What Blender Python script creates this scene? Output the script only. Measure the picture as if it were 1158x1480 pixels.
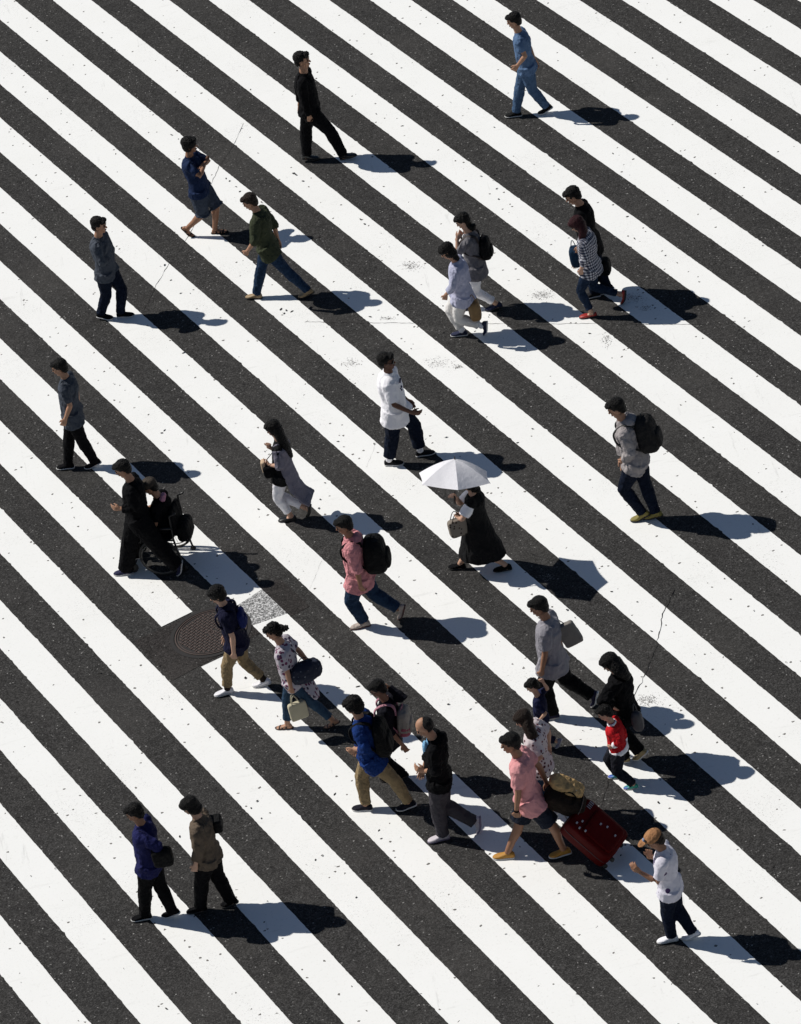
import bpy, bmesh, math, random
from mathutils import Vector, Matrix, noise
R = math.radians
random.seed(7)
for o in list(bpy.data.objects): bpy.data.objects.remove(o)
scn = bpy.context.scene
COL = scn.collection

# ------------------------------------------------------------------ camera, sky, sun, exposure
N_ = Vector((-0.20422377, -0.80126772, -0.56237238))     # world up seen from the camera (x right, y down, z forward)
R_ = Vector((0.96902060, -0.24697993, 0.0))              # world +X
F_ = Vector((-0.13889469, -0.54495042, 0.82688409))      # world +Y
FOC, CX, CY, CH = 6400.0, 579.0, 740.0, 32.215
cam = bpy.data.cameras.new('camera'); cam_o = bpy.data.objects.new('camera', cam); COL.objects.link(cam_o)
cam.sensor_fit = 'VERTICAL'; cam.sensor_height = 24; cam.lens = FOC/1480*24; cam.clip_start = 1; cam.clip_end = 3000
m = Matrix(((R_.x, -R_.y, -R_.z, 0), (F_.x, -F_.y, -F_.z, 0), (N_.x, -N_.y, -N_.z, CH), (0, 0, 0, 1)))
cam_o.matrix_world = m
scn.camera = cam_o

SUN_AZ, SUN_EL = R(149), R(47.5)
world = bpy.data.worlds.new('World'); scn.world = world; world.use_nodes = True
wn = world.node_tree; bg = wn.nodes['Background']; bg.inputs[1].default_value = 0.05
sky = wn.nodes.new('ShaderNodeTexSky'); sky.sky_type = 'NISHITA'; sky.sun_disc = False
sky.sun_elevation = SUN_EL; sky.sun_rotation = R(90)-SUN_AZ; sky.air_density = 1.0; sky.dust_density = 0.4; sky.ozone_density = 1.6
wn.links.new(sky.outputs[0], bg.inputs[0])
sun = bpy.data.lights.new('sun', 'SUN'); sun.energy = 5.0; sun.angle = R(0.53); sun.color = (1.0, 0.965, 0.90)
sun_o = bpy.data.objects.new('sun', sun); COL.objects.link(sun_o)
SD = Vector((math.cos(SUN_AZ)*math.cos(SUN_EL), math.sin(SUN_AZ)*math.cos(SUN_EL), math.sin(SUN_EL)))
sun_o.rotation_euler = (-SD).to_track_quat('-Z', 'Y').to_euler(); sun_o.location = SD*60
scn.view_settings.view_transform = 'Standard'; scn.view_settings.look = 'None'
scn.view_settings.gamma = 1; scn.view_settings.exposure = -0.25
scn.render.engine = 'CYCLES'; scn.cycles.max_bounces = 5
GZ = 0.009                                               # top of the paint

# ------------------------------------------------------------------ measuring helpers (metres <-> the photograph)
CAM = Vector((0, 0, CH))
def ray(x, y):
    d = Vector(((x-CX)/FOC, (y-CY)/FOC, 1.0))
    return Vector((d.dot(R_), d.dot(F_), d.dot(N_)))
def on_z(x, y, z=0.0):
    d = ray(x, y); return CAM + d*((z-CH)/d.z)
def on_plane(x, y, P, n):
    d = ray(x, y); return CAM + d*((P-CAM).dot(n)/d.dot(n))

# ------------------------------------------------------------------ materials
MATS = {}
def new_mat(name):
    m = bpy.data.materials.new(name); m.use_nodes = True; nt = m.node_tree
    return m, nt, nt.nodes['Principled BSDF']
def nd(nt, t, **kw):
    n = nt.nodes.new(t)
    for k, v in kw.items():
        if k.startswith('i_'):
            n.inputs[int(k[2:])].default_value = v
        else: setattr(n, k, v)
    return n
def ramp(nt, src, stops):
    r = nt.nodes.new('ShaderNodeValToRGB'); e = r.color_ramp.elements
    while len(e) < len(stops): e.new(0.5)
    for el, (p, c) in zip(e, stops): el.position = p; el.color = (*c, 1) if len(c) == 3 else c
    nt.links.new(src, r.inputs[0]); return r.outputs[0]
def g3(v): return (v, v, v)
def mix(nt, fac, a, b):
    n = nt.nodes.new('ShaderNodeMix'); n.data_type = 'RGBA'
    for s, i in ((fac, 0), (a, 6), (b, 7)):
        if hasattr(s, 'is_output'): nt.links.new(s, n.inputs[i])
        else: n.inputs[i].default_value = s if i == 0 else (*s, 1)
    return n.outputs[2]
def noise_n(nt, co, scale, detail=4, rough=.55):
    n = nd(nt, 'ShaderNodeTexNoise'); n.inputs['Scale'].default_value = scale
    n.inputs['Detail'].default_value = detail; n.inputs['Roughness'].default_value = rough
    nt.links.new(co, n.inputs['Vector']); return n.outputs['Fac']
def voro(nt, co, scale, out='Color', feat='F1'):
    n = nd(nt, 'ShaderNodeTexVoronoi'); n.feature = feat; n.inputs['Scale'].default_value = scale
    nt.links.new(co, n.inputs['Vector']); return n.outputs[out]
def bump(nt, b, h, strength, dist):
    n = nt.nodes.new('ShaderNodeBump'); n.inputs['Strength'].default_value = strength; n.inputs['Distance'].default_value = dist
    nt.links.new(h, n.inputs['Height']); nt.links.new(n.outputs[0], b.inputs['Normal'])
def cloth(name, c, rough=.85, var=.25, wr=.8, sheen=0.0, scale=9, spec=.14):
    if name in MATS: return MATS[name]
    m, nt, b = new_mat(name); co = nd(nt, 'ShaderNodeTexCoord').outputs['Object']
    f = noise_n(nt, co, scale, 5)
    hi = tuple(min(1, v*(1+var)) for v in c); lo = tuple(v*(1-var) for v in c)
    base = mix(nt, f, lo, hi)
    nt.links.new(base, b.inputs['Base Color'])
    b.inputs['Roughness'].default_value = rough
    b.inputs['Sheen Weight'].default_value = sheen; b.inputs['Specular IOR Level'].default_value = spec
    mp = nd(nt, 'ShaderNodeMapping'); mp.inputs['Scale'].default_value = (1, 1, .45); mp.inputs['Rotation'].default_value = (.35, .25, 0); nt.links.new(co, mp.inputs[0])
    fo = nd(nt, 'ShaderNodeTexNoise'); fo.noise_type = 'RIDGED_MULTIFRACTAL'; fo.normalize = True; fo.inputs['Scale'].default_value = 8.5; fo.inputs['Detail'].default_value = 2.5; fo.inputs['Distortion'].default_value = .6
    nt.links.new(mp.outputs[0], fo.inputs['Vector'])
    fine = noise_n(nt, co, 26, 4, .6); ad = nd(nt, 'ShaderNodeMath', operation='MULTIPLY_ADD', i_1=.35); nt.links.new(fine, ad.inputs[0]); nt.links.new(fo.outputs['Fac'], ad.inputs[2])
    bump(nt, b, ad.outputs[0], min(1, wr*1.2), .08)
    MATS[name] = m; return m
def plaid(name, a, bcol):
    m, nt, b = new_mat(name); co = nd(nt, 'ShaderNodeTexCoord').outputs['Object']
    sx = nd(nt, 'ShaderNodeSeparateXYZ'); nt.links.new(co, sx.inputs[0])
    outs = []
    comb = nd(nt, 'ShaderNodeMath', operation='ADD'); nt.links.new(sx.outputs[0], comb.inputs[0]); nt.links.new(sx.outputs[1], comb.inputs[1])
    for src in (comb.outputs[0], sx.outputs[2]):
        mu = nd(nt, 'ShaderNodeMath', operation='MULTIPLY', i_1=24.0); nt.links.new(src, mu.inputs[0])
        fr = nd(nt, 'ShaderNodeMath', operation='FRACT'); nt.links.new(mu.outputs[0], fr.inputs[0])
        gt = nd(nt, 'ShaderNodeMath', operation='GREATER_THAN', i_1=.55); nt.links.new(fr.outputs[0], gt.inputs[0]); outs.append(gt.outputs[0])
    ad = nd(nt, 'ShaderNodeMath', operation='ADD'); nt.links.new(outs[0], ad.inputs[0]); nt.links.new(outs[1], ad.inputs[1])
    hf = nd(nt, 'ShaderNodeMath', operation='MULTIPLY', i_1=.5); nt.links.new(ad.outputs[0], hf.inputs[0])
    mid = tuple((x+y)*.28 for x, y in zip(a, bcol))
    nt.links.new(ramp(nt, hf.outputs[0], [(0, bcol), (.5, mid), (1, a)]), b.inputs['Base Color'])
    b.inputs['Roughness'].default_value = .9
    return m
def floral(name, base, spots, scale=16, th=.33):
    m, nt, b = new_mat(name); co = nd(nt, 'ShaderNodeTexCoord').outputs['Object']
    d = voro(nt, co, scale, 'Distance'); c = voro(nt, co, scale, 'Color')
    sep = nd(nt, 'ShaderNodeSeparateColor'); nt.links.new(c, sep.inputs[0])
    lt = nd(nt, 'ShaderNodeMath', operation='LESS_THAN', i_1=th); nt.links.new(d, lt.inputs[0])
    on = nd(nt, 'ShaderNodeMath', operation='GREATER_THAN', i_1=.35); nt.links.new(sep.outputs[0], on.inputs[0])
    fa = nd(nt, 'ShaderNodeMath', operation='MULTIPLY'); nt.links.new(lt.outputs[0], fa.inputs[0]); nt.links.new(on.outputs[0], fa.inputs[1])
    sc = ramp(nt, sep.outputs[1], [(0, spots[0]), (.5, spots[1]), (1, spots[-1])])
    nt.links.new(mix(nt, fa.outputs[0], base, sc), b.inputs['Base Color'])
    b.inputs['Roughness'].default_value = .9; return m
def plain(name, c, rough=.5, metal=0.0, var=.12, scale=30, bmp=.15):
    if name in MATS: return MATS[name]
    m, nt, b = new_mat(name); co = nd(nt, 'ShaderNodeTexCoord').outputs['Object']
    f = noise_n(nt, co, scale, 4)
    nt.links.new(mix(nt, f, tuple(v*(1-var) for v in c), tuple(min(1, v*(1+var)) for v in c)), b.inputs['Base Color'])
    b.inputs['Roughness'].default_value = rough; b.inputs['Metallic'].default_value = metal
    if bmp: bump(nt, b, f, bmp, .01)
    MATS[name] = m; return m
def skin(name, c):
    if name in MATS: return MATS[name]
    m = plain(name, c, .55, 0, .14, 14, .1); b = m.node_tree.nodes['Principled BSDF']
    b.inputs['Specular IOR Level'].default_value = .35; return m
def hair_mat(name, c):
    if name in MATS: return MATS[name]
    m, nt, b = new_mat(name); tc = nd(nt, 'ShaderNodeTexCoord').outputs['Object']
    mp = nd(nt, 'ShaderNodeMapping'); mp.inputs['Scale'].default_value = (60, 60, 12); nt.links.new(tc, mp.inputs[0])
    f = noise_n(nt, mp.outputs[0], 2.0, 4, .6)
    nt.links.new(mix(nt, f, tuple(v*.5 for v in c), tuple(v*1.7 for v in c)), b.inputs['Base Color'])
    b.inputs['Roughness'].default_value = .40; b.inputs['Specular IOR Level'].default_value = .17
    bump(nt, b, f, .9, .02); MATS[name] = m; return m

def asphalt(name, c, speck=.972):
    m, nt, b = new_mat(name); co = nd(nt, 'ShaderNodeTexCoord').outputs['Object']
    cell = nd(nt, 'ShaderNodeSeparateColor'); nt.links.new(voro(nt, co, 75, 'Color'), cell.inputs[0])
    grain = ramp(nt, cell.outputs[0], [(0, g3(.45)), (.5, g3(.9)), (.9, g3(1.45)), (1, g3(1.9))])
    big = noise_n(nt, co, .9, 4, .6); mid = noise_n(nt, co, 9, 5, .7)
    base = mix(nt, big, tuple(v*.86 for v in c), (c[0]*1.12, c[1]*1.10, c[2]*1.06))
    mm = nd(nt, 'ShaderNodeMix', data_type='RGBA', blend_type='MULTIPLY'); mm.inputs[0].default_value = 1
    nt.links.new(base, mm.inputs[6]); nt.links.new(grain, mm.inputs[7])
    m2 = nd(nt, 'ShaderNodeMix', data_type='RGBA', blend_type='MULTIPLY'); m2.inputs[0].default_value = 1
    nt.links.new(mm.outputs[2], m2.inputs[6]); nt.links.new(ramp(nt, mid, [(.3, g3(.8)), (.7, g3(1.2))]), m2.inputs[7])
    c2 = nd(nt, 'ShaderNodeSeparateColor'); nt.links.new(voro(nt, co, 66, 'Color'), c2.inputs[0])
    gt = nd(nt, 'ShaderNodeMath', operation='GREATER_THAN', i_1=speck); nt.links.new(c2.outputs[1], gt.inputs[0])
    fc = nd(nt, 'ShaderNodeMath', operation='MULTIPLY', i_1=.75); nt.links.new(gt.outputs[0], fc.inputs[0])
    spc = ramp(nt, c2.outputs[2], [(0, (.07, .07, .07)), (.7, (.13, .128, .125)), (1, (.36, .35, .34))])
    base2 = mix(nt, fc.outputs[0], m2.outputs[2], spc)
    stain = ramp(nt, noise_n(nt, co, 2.1, 6, .7), [(.52, g3(0)), (.68, g3(.38))]); base2 = mix(nt, stain, base2, (.020, .019, .019))
    pale = ramp(nt, noise_n(nt, co, .55, 5, .65), [(.5, g3(0)), (.72, g3(.35))]); base2 = mix(nt, pale, base2, (.078, .074, .070))
    gv = nd(nt, 'ShaderNodeTexVoronoi'); gv.inputs['Scale'].default_value = 2.6; nt.links.new(co, gv.inputs['Vector'])
    gl = nd(nt, 'ShaderNodeMath', operation='LESS_THAN', i_1=.055); nt.links.new(gv.outputs['Distance'], gl.inputs[0])
    gm = nd(nt, 'ShaderNodeMath', operation='MULTIPLY', i_1=.7); nt.links.new(gl.outputs[0], gm.inputs[0])
    nt.links.new(mix(nt, gm.outputs[0], base2, (.014, .013, .013)), b.inputs['Base Color'])
    b.inputs['Roughness'].default_value = .95; b.inputs['Specular IOR Level'].default_value = .12
    bump(nt, b, cell.outputs[0], .5, .004); return m
M_ASPH = asphalt('asphalt', (.0440, .0430, .0428))
M_PATCH = asphalt('asphalt_patch', (.037, .034, .0335), .996)
def paint():
    m, nt, b = new_mat('road_paint'); co = nd(nt, 'ShaderNodeTexCoord').outputs['Object']
    big = noise_n(nt, co, 1.3, 5, .6); fine = noise_n(nt, co, 30, 5, .7)
    base = mix(nt, big, (.83, .83, .81), (.89, .89, .88))
    f2 = ramp(nt, fine, [(.30, g3(.55)), (.42, g3(0))])
    a = mix(nt, f2, base, (.66, .65, .62))
    # faint streaks of grime
    mp = nd(nt, 'ShaderNodeMapping'); mp.inputs['Scale'].default_value = (1, 6, 1); mp.inputs['Rotation'].default_value = (0, 0, .9); nt.links.new(co, mp.inputs[0])
    st = ramp(nt, noise_n(nt, mp.outputs[0], 1.2, 6, .7), [(.60, g3(0)), (.78, g3(.5))])
    a = mix(nt, st, a, (.60, .60, .58))
    # trodden, worn areas where the asphalt shows through the pores
    zone = ramp(nt, noise_n(nt, co, .8, 4, .6), [(.50, g3(0)), (.66, g3(1))])
    pore = ramp(nt, noise_n(nt, co, 55, 4, .75), [(.33, g3(.8)), (.41, g3(0))])
    zz = nd(nt, 'ShaderNodeMath', operation='MULTIPLY'); nt.links.new(zone, zz.inputs[0]); nt.links.new(pore, zz.inputs[1]); a = mix(nt, zz.outputs[0], a, (.17, .165, .16))
    mp2 = nd(nt, 'ShaderNodeMapping'); mp2.inputs['Scale'].default_value = (9, .8, 1); mp2.inputs['Rotation'].default_value = (0, 0, -.25); nt.links.new(co, mp2.inputs[0])
    rub = ramp(nt, noise_n(nt, mp2.outputs[0], 1.0, 6, .75), [(.62, g3(0)), (.75, g3(.55))]); a = mix(nt, rub, a, (.50, .50, .49))
    # small chips through to the asphalt
    c2 = nd(nt, 'ShaderNodeSeparateColor'); nt.links.new(voro(nt, co, 38, 'Color'), c2.inputs[0])
    gt = nd(nt, 'ShaderNodeMath', operation='GREATER_THAN', i_1=.9965); nt.links.new(c2.outputs[1], gt.inputs[0])
    a = mix(nt, gt.outputs[0], a, (.16, .15, .14))
    nt.links.new(a, b.inputs['Base Color']); b.inputs['Roughness'].default_value = .8
    b.inputs['Specular IOR Level'].default_value = .2
    bump(nt, b, fine, .25, .003); return m
M_PAINT = paint()
def worn():
    m, nt, b = new_mat('worn_paint'); co = nd(nt, 'ShaderNodeTexCoord').outputs['Object']
    n = noise_n(nt, co, 42, 4, .8)
    nt.links.new(ramp(nt, n, [(.42, g3(.05)), (.5, g3(.3)), (.60, g3(.74))]), b.inputs['Base Color'])
    b.inputs['Roughness'].default_value = .9; return m
M_WORN = worn()
M_DARK = plain('dark_grit', (.018, .016, .015), .9)
M_IRON = plain('cast_iron', (.090, .064, .056), .5, .0, .35, 60)
M_IRON_D = plain('cast_iron_dark', (.011, .009, .009), .7)

# ------------------------------------------------------------------ object helpers
def link(name, me, mat=None, parent=None, loc=None, smooth=True):
    o = bpy.data.objects.new(name, me); COL.objects.link(o)
    if mat is not None: me.materials.append(mat)
    if smooth:
        me.polygons.foreach_set('use_smooth', [True]*len(me.polygons))
    if parent is not None: o.parent = parent
    if loc is not None: o.location = loc
    return o
def tag(o, label=None, cat=None, group=None, kind=None):
    if label: o['label'] = label
    if cat: o['category'] = cat
    if group: o['group'] = group
    if kind: o['kind'] = kind
    return o
def empty(name, loc): 
    o = bpy.data.objects.new(name, None); COL.objects.link(o); o.location = loc; o.empty_display_size = .2; return o
def bm_mesh(bm, name='mesh'):
    bmesh.ops.recalc_face_normals(bm, faces=bm.faces)
    me = bpy.data.meshes.new(name); bm.to_mesh(me); bm.free(); return me
def ortho(v, t):
    w = v - t*v.dot(t)
    return w.normalized() if w.length > 1e-6 else t.orthogonal().normalized()
def tube(bm, pts, ra, rb=None, side=Vector((0, 1, 0)), n=14, cap=True, frames=None):
    """loft of elliptical rings: ra along 'side', rb across it; rounded ends"""
    k = len(pts); rb = rb or ra
    ra = [ra]*k if not hasattr(ra, '__len__') else list(ra); rb = [rb]*k if not hasattr(rb, '__len__') else list(rb)
    tang = []
    for i in range(k):
        a = pts[max(0, i-1)]; b = pts[min(k-1, i+1)]; tang.append((b-a).normalized())
    P, A, B, T = list(pts), ra[:], rb[:], tang[:]
    if cap:
        r0 = min(ra[0], rb[0])*.5; r1 = min(ra[-1], rb[-1])*.5
        P = [pts[0]-tang[0]*r0] + P + [pts[-1]+tang[-1]*r1]
        A = [ra[0]*.6]+A+[ra[-1]*.6]; B = [rb[0]*.6]+B+[rb[-1]*.6]; T = [tang[0]]+T+[tang[-1]]
    rings = []
    for p, a, b, t in zip(P, A, B, T):
        s = ortho(side, t); u = t.cross(s)
        rings.append([bm.verts.new(p + s*(a*math.cos(2*math.pi*j/n)) + u*(b*math.sin(2*math.pi*j/n))) for j in range(n)])
    for r0, r1 in zip(rings, rings[1:]):
        for j in range(n): bm.faces.new((r0[j], r0[(j+1) % n], r1[(j+1) % n], r1[j]))
    bm.faces.new(rings[0][::-1]); bm.faces.new(rings[-1])
def ell(bm, c, ax, r, nu=14, nv=9, e=1.0, taper=0.0):
    """(super)ellipsoid with axes ax=(a,b,c) and radii r; e<1 is boxier; taper narrows the top"""
    pw = lambda v: math.copysign(abs(v)**e, v)
    top = bm.verts.new(c + ax[2]*r[2]); bot = bm.verts.new(c - ax[2]*r[2]); rings = []
    for i in range(1, nv):
        th = math.pi*i/nv; z = pw(math.cos(th)); q = pw(math.sin(th)); k = 1 - taper*z
        rings.append([bm.verts.new(c + ax[0]*(r[0]*q*k*pw(math.cos(2*math.pi*j/nu))) + ax[1]*(r[1]*q*k*pw(math.sin(2*math.pi*j/nu))) + ax[2]*(r[2]*z)) for j in range(nu)])
    for j in range(nu):
        bm.faces.new((top, rings[0][j], rings[0][(j+1) % nu])); bm.faces.new((bot, rings[-1][(j+1) % nu], rings[-1][j]))
    for a, b in zip(rings, rings[1:]):
        for j in range(nu): bm.faces.new((a[j], b[j], b[(j+1) % nu], a[(j+1) % nu]))
def box(bm, c, ax, r):
    vs = [bm.verts.new(c + ax[0]*(r[0]*i) + ax[1]*(r[1]*j) + ax[2]*(r[2]*k)) for i in (-1, 1) for j in (-1, 1) for k in (-1, 1)]
    for f in ((0, 1, 3, 2), (4, 6, 7, 5), (0, 4, 5, 1), (2, 3, 7, 6), (0, 2, 6, 4), (1, 5, 7, 3)): bm.faces.new([vs[i] for i in f])
AX = (Vector((1, 0, 0)), Vector((0, 1, 0)), Vector((0, 0, 1)))
def clouds(name, size, depth=2):
    t = bpy.data.textures.get(name)
    if not t: t = bpy.data.textures.new(name, 'CLOUDS'); t.noise_scale = size; t.noise_depth = depth
    return t
def fused(name, bm, mat, parent, vox, disp=0.0, dsize=.08, smooth=2):
    """one continuous surface grown over overlapping lofts"""
    o = link(name, bm_mesh(bm, name), mat, parent)
    r = o.modifiers.new('fuse', 'REMESH'); r.mode = 'VOXEL'; r.voxel_size = vox; r.use_smooth_shade = True
    if smooth:
        s = o.modifiers.new('smooth', 'SMOOTH'); s.factor = .5; s.iterations = smooth
    if disp:
        d = o.modifiers.new('folds', 'DISPLACE'); d.texture = clouds('folds_%g' % dsize, dsize); d.strength = disp; d.mid_level = .5
    return o
def solid(name, bm, mat, parent, smooth=True): return link(name, bm_mesh(bm, name), mat, parent, smooth=smooth)

# ------------------------------------------------------------------ ground, crossing, manhole, cracks, litter
def sheet(name, quads, z, mat, kind='structure', smooth=False):
    bm = bmesh.new()
    for q in quads: bm.faces.new([bm.verts.new((p[0], p[1], z)) for p in q])
    bmesh.ops.recalc_face_normals(bm, faces=bm.faces)
    for f in bm.faces:
        if f.normal.z < 0: f.normal_flip()
    me = bpy.data.meshes.new(name); bm.to_mesh(me); bm.free()
    o = link(name, me, mat, smooth=smooth); o['kind'] = kind; return o
sheet('ground', [[(-900, -900), (900, -900), (900, 900), (-900, 900)]], 0, M_ASPH)
Q = Vector((0.93358709, 0.35835060)); PD = Vector((-Q.y, Q.x)); W0, WS = 19.3126525, -0.45
def W2(w, a): return Q*w + PD*a
def wa(x, y): g = on_z(x, y, .004).to_2d(); return g.dot(Q), g.dot(PD)
def cut(p1, p2):
    (w1, a1), (w2, a2) = wa(*p1), wa(*p2)
    return lambda w: a1 + (a2-a1)*(w-w1)/(w2-w1)
def edge(k): return W0 + WS*k
cA = cut((236, 905), (280, 883.5)); cB = cut((292.5, 963.3), (345, 938.5))
cC = cut((360.5, 864), (379, 852)); cD = cut((368, 903.4), (416, 887))
A0, A1 = 20, 90
quads = []
rnd = random.Random(3)
def strip(w0, w1, fa, fb):
    """one painted bar, its long edges slightly ragged"""
    sgn = 1 if fb(w0) > fa(w0) else -1
    n = max(2, int(abs(fb(w0)-fa(w0))/.045)); L, Rr = [], []
    for i in range(n+1):
        t = i/n
        al = fa(w0)+(fb(w0)-fa(w0))*t; inn = 1 if 0 < i < n else 0
        j = lambda w_=w0: inn*(rnd.gauss(0, .0018) + .0035*noise.noise(Vector((al*2.3, w_*7, 0))) + (rnd.uniform(.004, .014)*(1 if w_ > w0 else -1)*-1 if rnd.random() < .022 else 0))
        wa0, wb0 = w0+(j(w0)), w1+j(w1)
        L.append(W2(wa0, fa(wa0)+(fb(wa0)-fa(wa0))*t)); Rr.append(W2(wb0, fa(wb0)+(fb(wb0)-fa(wb0))*t))
    quads.append(L + Rr[::-1])
worn_q = []
for k in range(-34, 40, 2):
    w0, w1 = edge(k), edge(k+1); lo, hi = (lambda w: A0), (lambda w: A1)
    # along the bar the coordinate grows towards the far left of the picture
    if k == 10:
        strip(w0, w1, cC, hi); strip(w0, w1, lo, cD)
        worn_q.append([W2(w0, cD(w0)), W2(w1, cD(w1)), W2(w1, cC(w1)), W2(w0, cC(w0))])
    elif k == 12:
        strip(w0, w1, cA, hi); strip(w0, w1, lo, cB)
    else: strip(w0, w1, lo, hi)
sheet('crosswalk_markings', quads, .008, M_PAINT)
sheet('worn_marking', worn_q, .008, M_WORN)
wm = edge(9.35); wM = edge(13.9)
sheet('road_patch', [[W2(wm, cC(wm)-.02), W2(wm, cD(wm)), W2(wM, cB(wM)), W2(wM, cA(wM))]], .004, M_PATCH)

# cracks and joints: thin dark lines lying in the surface
def crack(pts, wpx, seed, jag=.6):
    rr = random.Random(seed); bm = bmesh.new(); P = []
    for (x0, y0), (x1, y1) in zip(pts, pts[1:]):
        n = max(2, int(math.hypot(x1-x0, y1-y0)/4))
        for i in range(n): t = i/n; P.append((x0+(x1-x0)*t+rr.uniform(-jag, jag), y0+(y1-y0)*t+rr.uniform(-jag, jag)))
    P.append(pts[-1]); G = [on_z(x, y, .011) for x, y in P]; prev = None
    for i, g in enumerate(G):
        d = (G[min(i+1, len(G)-1)]-G[max(i-1, 0)]).normalized(); s = Vector((-d.y, d.x, 0))*(wpx*.0045*rr.uniform(.25, 1.2))
        a, b = bm.verts.new(g+s), bm.verts.new(g-s)
        if prev: bm.faces.new((prev[0], a, b, prev[1]))
        prev = (a, b)
    return bm
M_CRACK = plain('crack_grit', (.022, .02, .019), .95)
allbm = bmesh.new()
def merge(bm):
    me = bpy.data.meshes.new('t'); bm.to_mesh(me); bm.free(); allbm.from_mesh(me); bpy.data.meshes.remove(me)
merge(crack([(352, 178), (340, 205), (318, 238), (303, 270), (283, 322), (268, 348), (245, 380), (226, 412), (205, 452)], .85, 1))
merge(crack([(440, 465), (520, 466), (600, 467), (700, 468), (800, 468), (880, 467), (960, 469), (1030, 468)], .75, 2))
merge(crack([(975, 850), (957, 888), (955, 905), (948, 935), (938, 955), (928, 985), (918, 1002), (905, 1040)], 1.3, 3, 1.2))
merge(crack([(879, 1120), (877, 1136), (872, 1150), (868, 1165)], .9, 4))
merge(crack([(545, 632), (540, 650), (530, 675)], .25, 5)); merge(crack([(465, 810), (455, 835), (448, 850)], .22, 6))
me = bpy.data.meshes.new('cracks'); allbm.to_mesh(me); allbm.free()
o = link('road_cracks', me, M_CRACK, smooth=False); o['kind'] = 'structure'

# litter: leaf crumbs, grit and scuffs
bm = bmesh.new(); rr = random.Random(11)
def fleck(x, y, size, flat=False):
    g = on_z(x, y, .0105); n = rr.randint(4, 6); a0 = rr.uniform(0, 6.28); st = rr.uniform(1.2, 2.6)
    dirx = Vector((math.cos(a0), math.sin(a0), 0)); diry = Vector((-dirx.y, dirx.x, 0))
    up = 0 if flat else rr.uniform(.004, .016); vs = []
    for i in range(n):
        t = 6.2832*i/n
        vs.append(bm.verts.new(g + dirx*(size*st*.5*math.cos(t)*rr.uniform(.7, 1.2)) + diry*(size*.5*math.sin(t)*rr.uniform(.6, 1.2)) + Vector((0, 0, up*rr.random()))))
    bm.faces.new(vs)
seen = [(248,195),(258,201),(327,258),(332,262),(341,270),(347,277),(379,293),(238,383),(425,251),(428,253),(438,262),(521,317),(527,324),(602,207),(544,165),(581,182),(695,255),(461,342),(247,405),(275,424),(261,424),(335,430),(265,510),(242,535),(406,447),(414,449),(411,453),(422,450),(507,417),(316,575),(238,622),(262,614),(234,626),(489,638),(541,642),(374,736),(463,722),(461,735),(470,698),(630,858),(555,888),(558,902),(690,546),(770,620),(802,348),(721,288),(714,184),(713,252),(718,273),(907,313),(917,345),(852,482),(790,765),(884,855),(921,870),(820,882),(648,1018),(680,1025),(518,992),(489,994),(372,1158),(363,1168),(378,1183),(446,1190),(456,1243),(466,1237),(548,1200),(551,1212),(260,1209),(230,962),(234,1010),(263,1025),(355,980),(484,1148),(768,1090),(862,1080),(952,1160),(886,222),(870,165),(895,175),(770,540),(748,640),(665,660),(645,632),(535,458),(575,455),(640,480)]
for x, y in seen: fleck(x, y, rr.uniform(.016, .034))
for _ in range(170): fleck(rr.uniform(-40, 1200), rr.uniform(-40, 1520), rr.uniform(.006, .02))
me = bm_mesh(bm, 'litter'); tag(link('litter', me, M_DARK, smooth=False), 'dark leaf crumbs, grit and scuff marks scattered over the white bars', 'litter', kind='stuff')

bm = bmesh.new()
for cx, cy, sx, sy, n in ((595,384,9,4,46),(783,426,11,4,60),(508,524,10,4,26),(635,524,12,5,34),(661,530,5,2,18),(935,1012,12,5,50),(915,430,12,4,40),(930,445,8,3,20),(793,834,8,3,18),(560,460,7,2,16),(880,420,6,3,16),(877,492,5,6,24)):
    for _ in range(int(n*4)): fleck(rr.gauss(cx, sx*.8), rr.gauss(cy, sy*.8), rr.uniform(.004, .011), True)
tag(link('scuff_marks', bm_mesh(bm, 'scuff_marks'), plain('scuff_grey', (.20, .19, .185), .9, 0, .6, 8), smooth=False), 'soft grey scuff smudges on the white bars', 'scuff marks', kind='stuff')

# manhole cover
mc = on_z(305, 914, 0.004)
mh = empty('manhole_cover', mc); mh.scale = (1.06, 1.06, 1); tag(mh, 'round cast iron manhole cover with raised tread pattern let into the crossing', 'manhole cover')
def ringbm(bm, r0, r1, z0, z1, n=72):
    L = []
    for r, z in ((r0, z0), (r0, z1), (r1, z1), (r1, z0)):
        L.append([bm.verts.new((r*math.cos(6.28318*i/n), r*math.sin(6.28318*i/n), z)) for i in range(n)])
    for a, b in zip(L, L[1:]):
        for i in range(n): bm.faces.new((a[i], a[(i+1) % n], b[(i+1) % n], b[i]))
bm = bmesh.new(); ringbm(bm, .455, .50, -.01, .006); solid('frame', bm, M_IRON_D, mh, False)
bm = bmesh.new(); ringbm(bm, .428, .440, -.01, .010); ringbm(bm, .40, .408, -.01, .008); solid('rim', bm, M_IRON, mh, False)
bm = bmesh.new(); bmesh.ops.create_circle(bm, cap_ends=True, segments=72, radius=.447)
for v in bm.verts: v.co.z = .0015
lid = solid('lid', bm, M_IRON_D, mh, False)
bm = bmesh.new(); pit = .043
for i in range(-9, 10):
    for j in range(-9, 10):
        x, y = i*pit, j*pit
        if x*x+y*y > .385**2 or (abs(x) < .05 and abs(y) < .04) or x*x+y*y > .13**2 and False: continue
        if (i+j) % 2: d = (.0195, .0085)
        else: d = (.0085, .0195)
        ca, sa = math.cos(.6), math.sin(.6)
        box(bm, Vector((x*ca-y*sa, x*sa+y*ca, .005)), (Vector((ca, sa, 0)), Vector((-sa, ca, 0)), AX[2]), (d[0], d[1], .0045))
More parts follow.
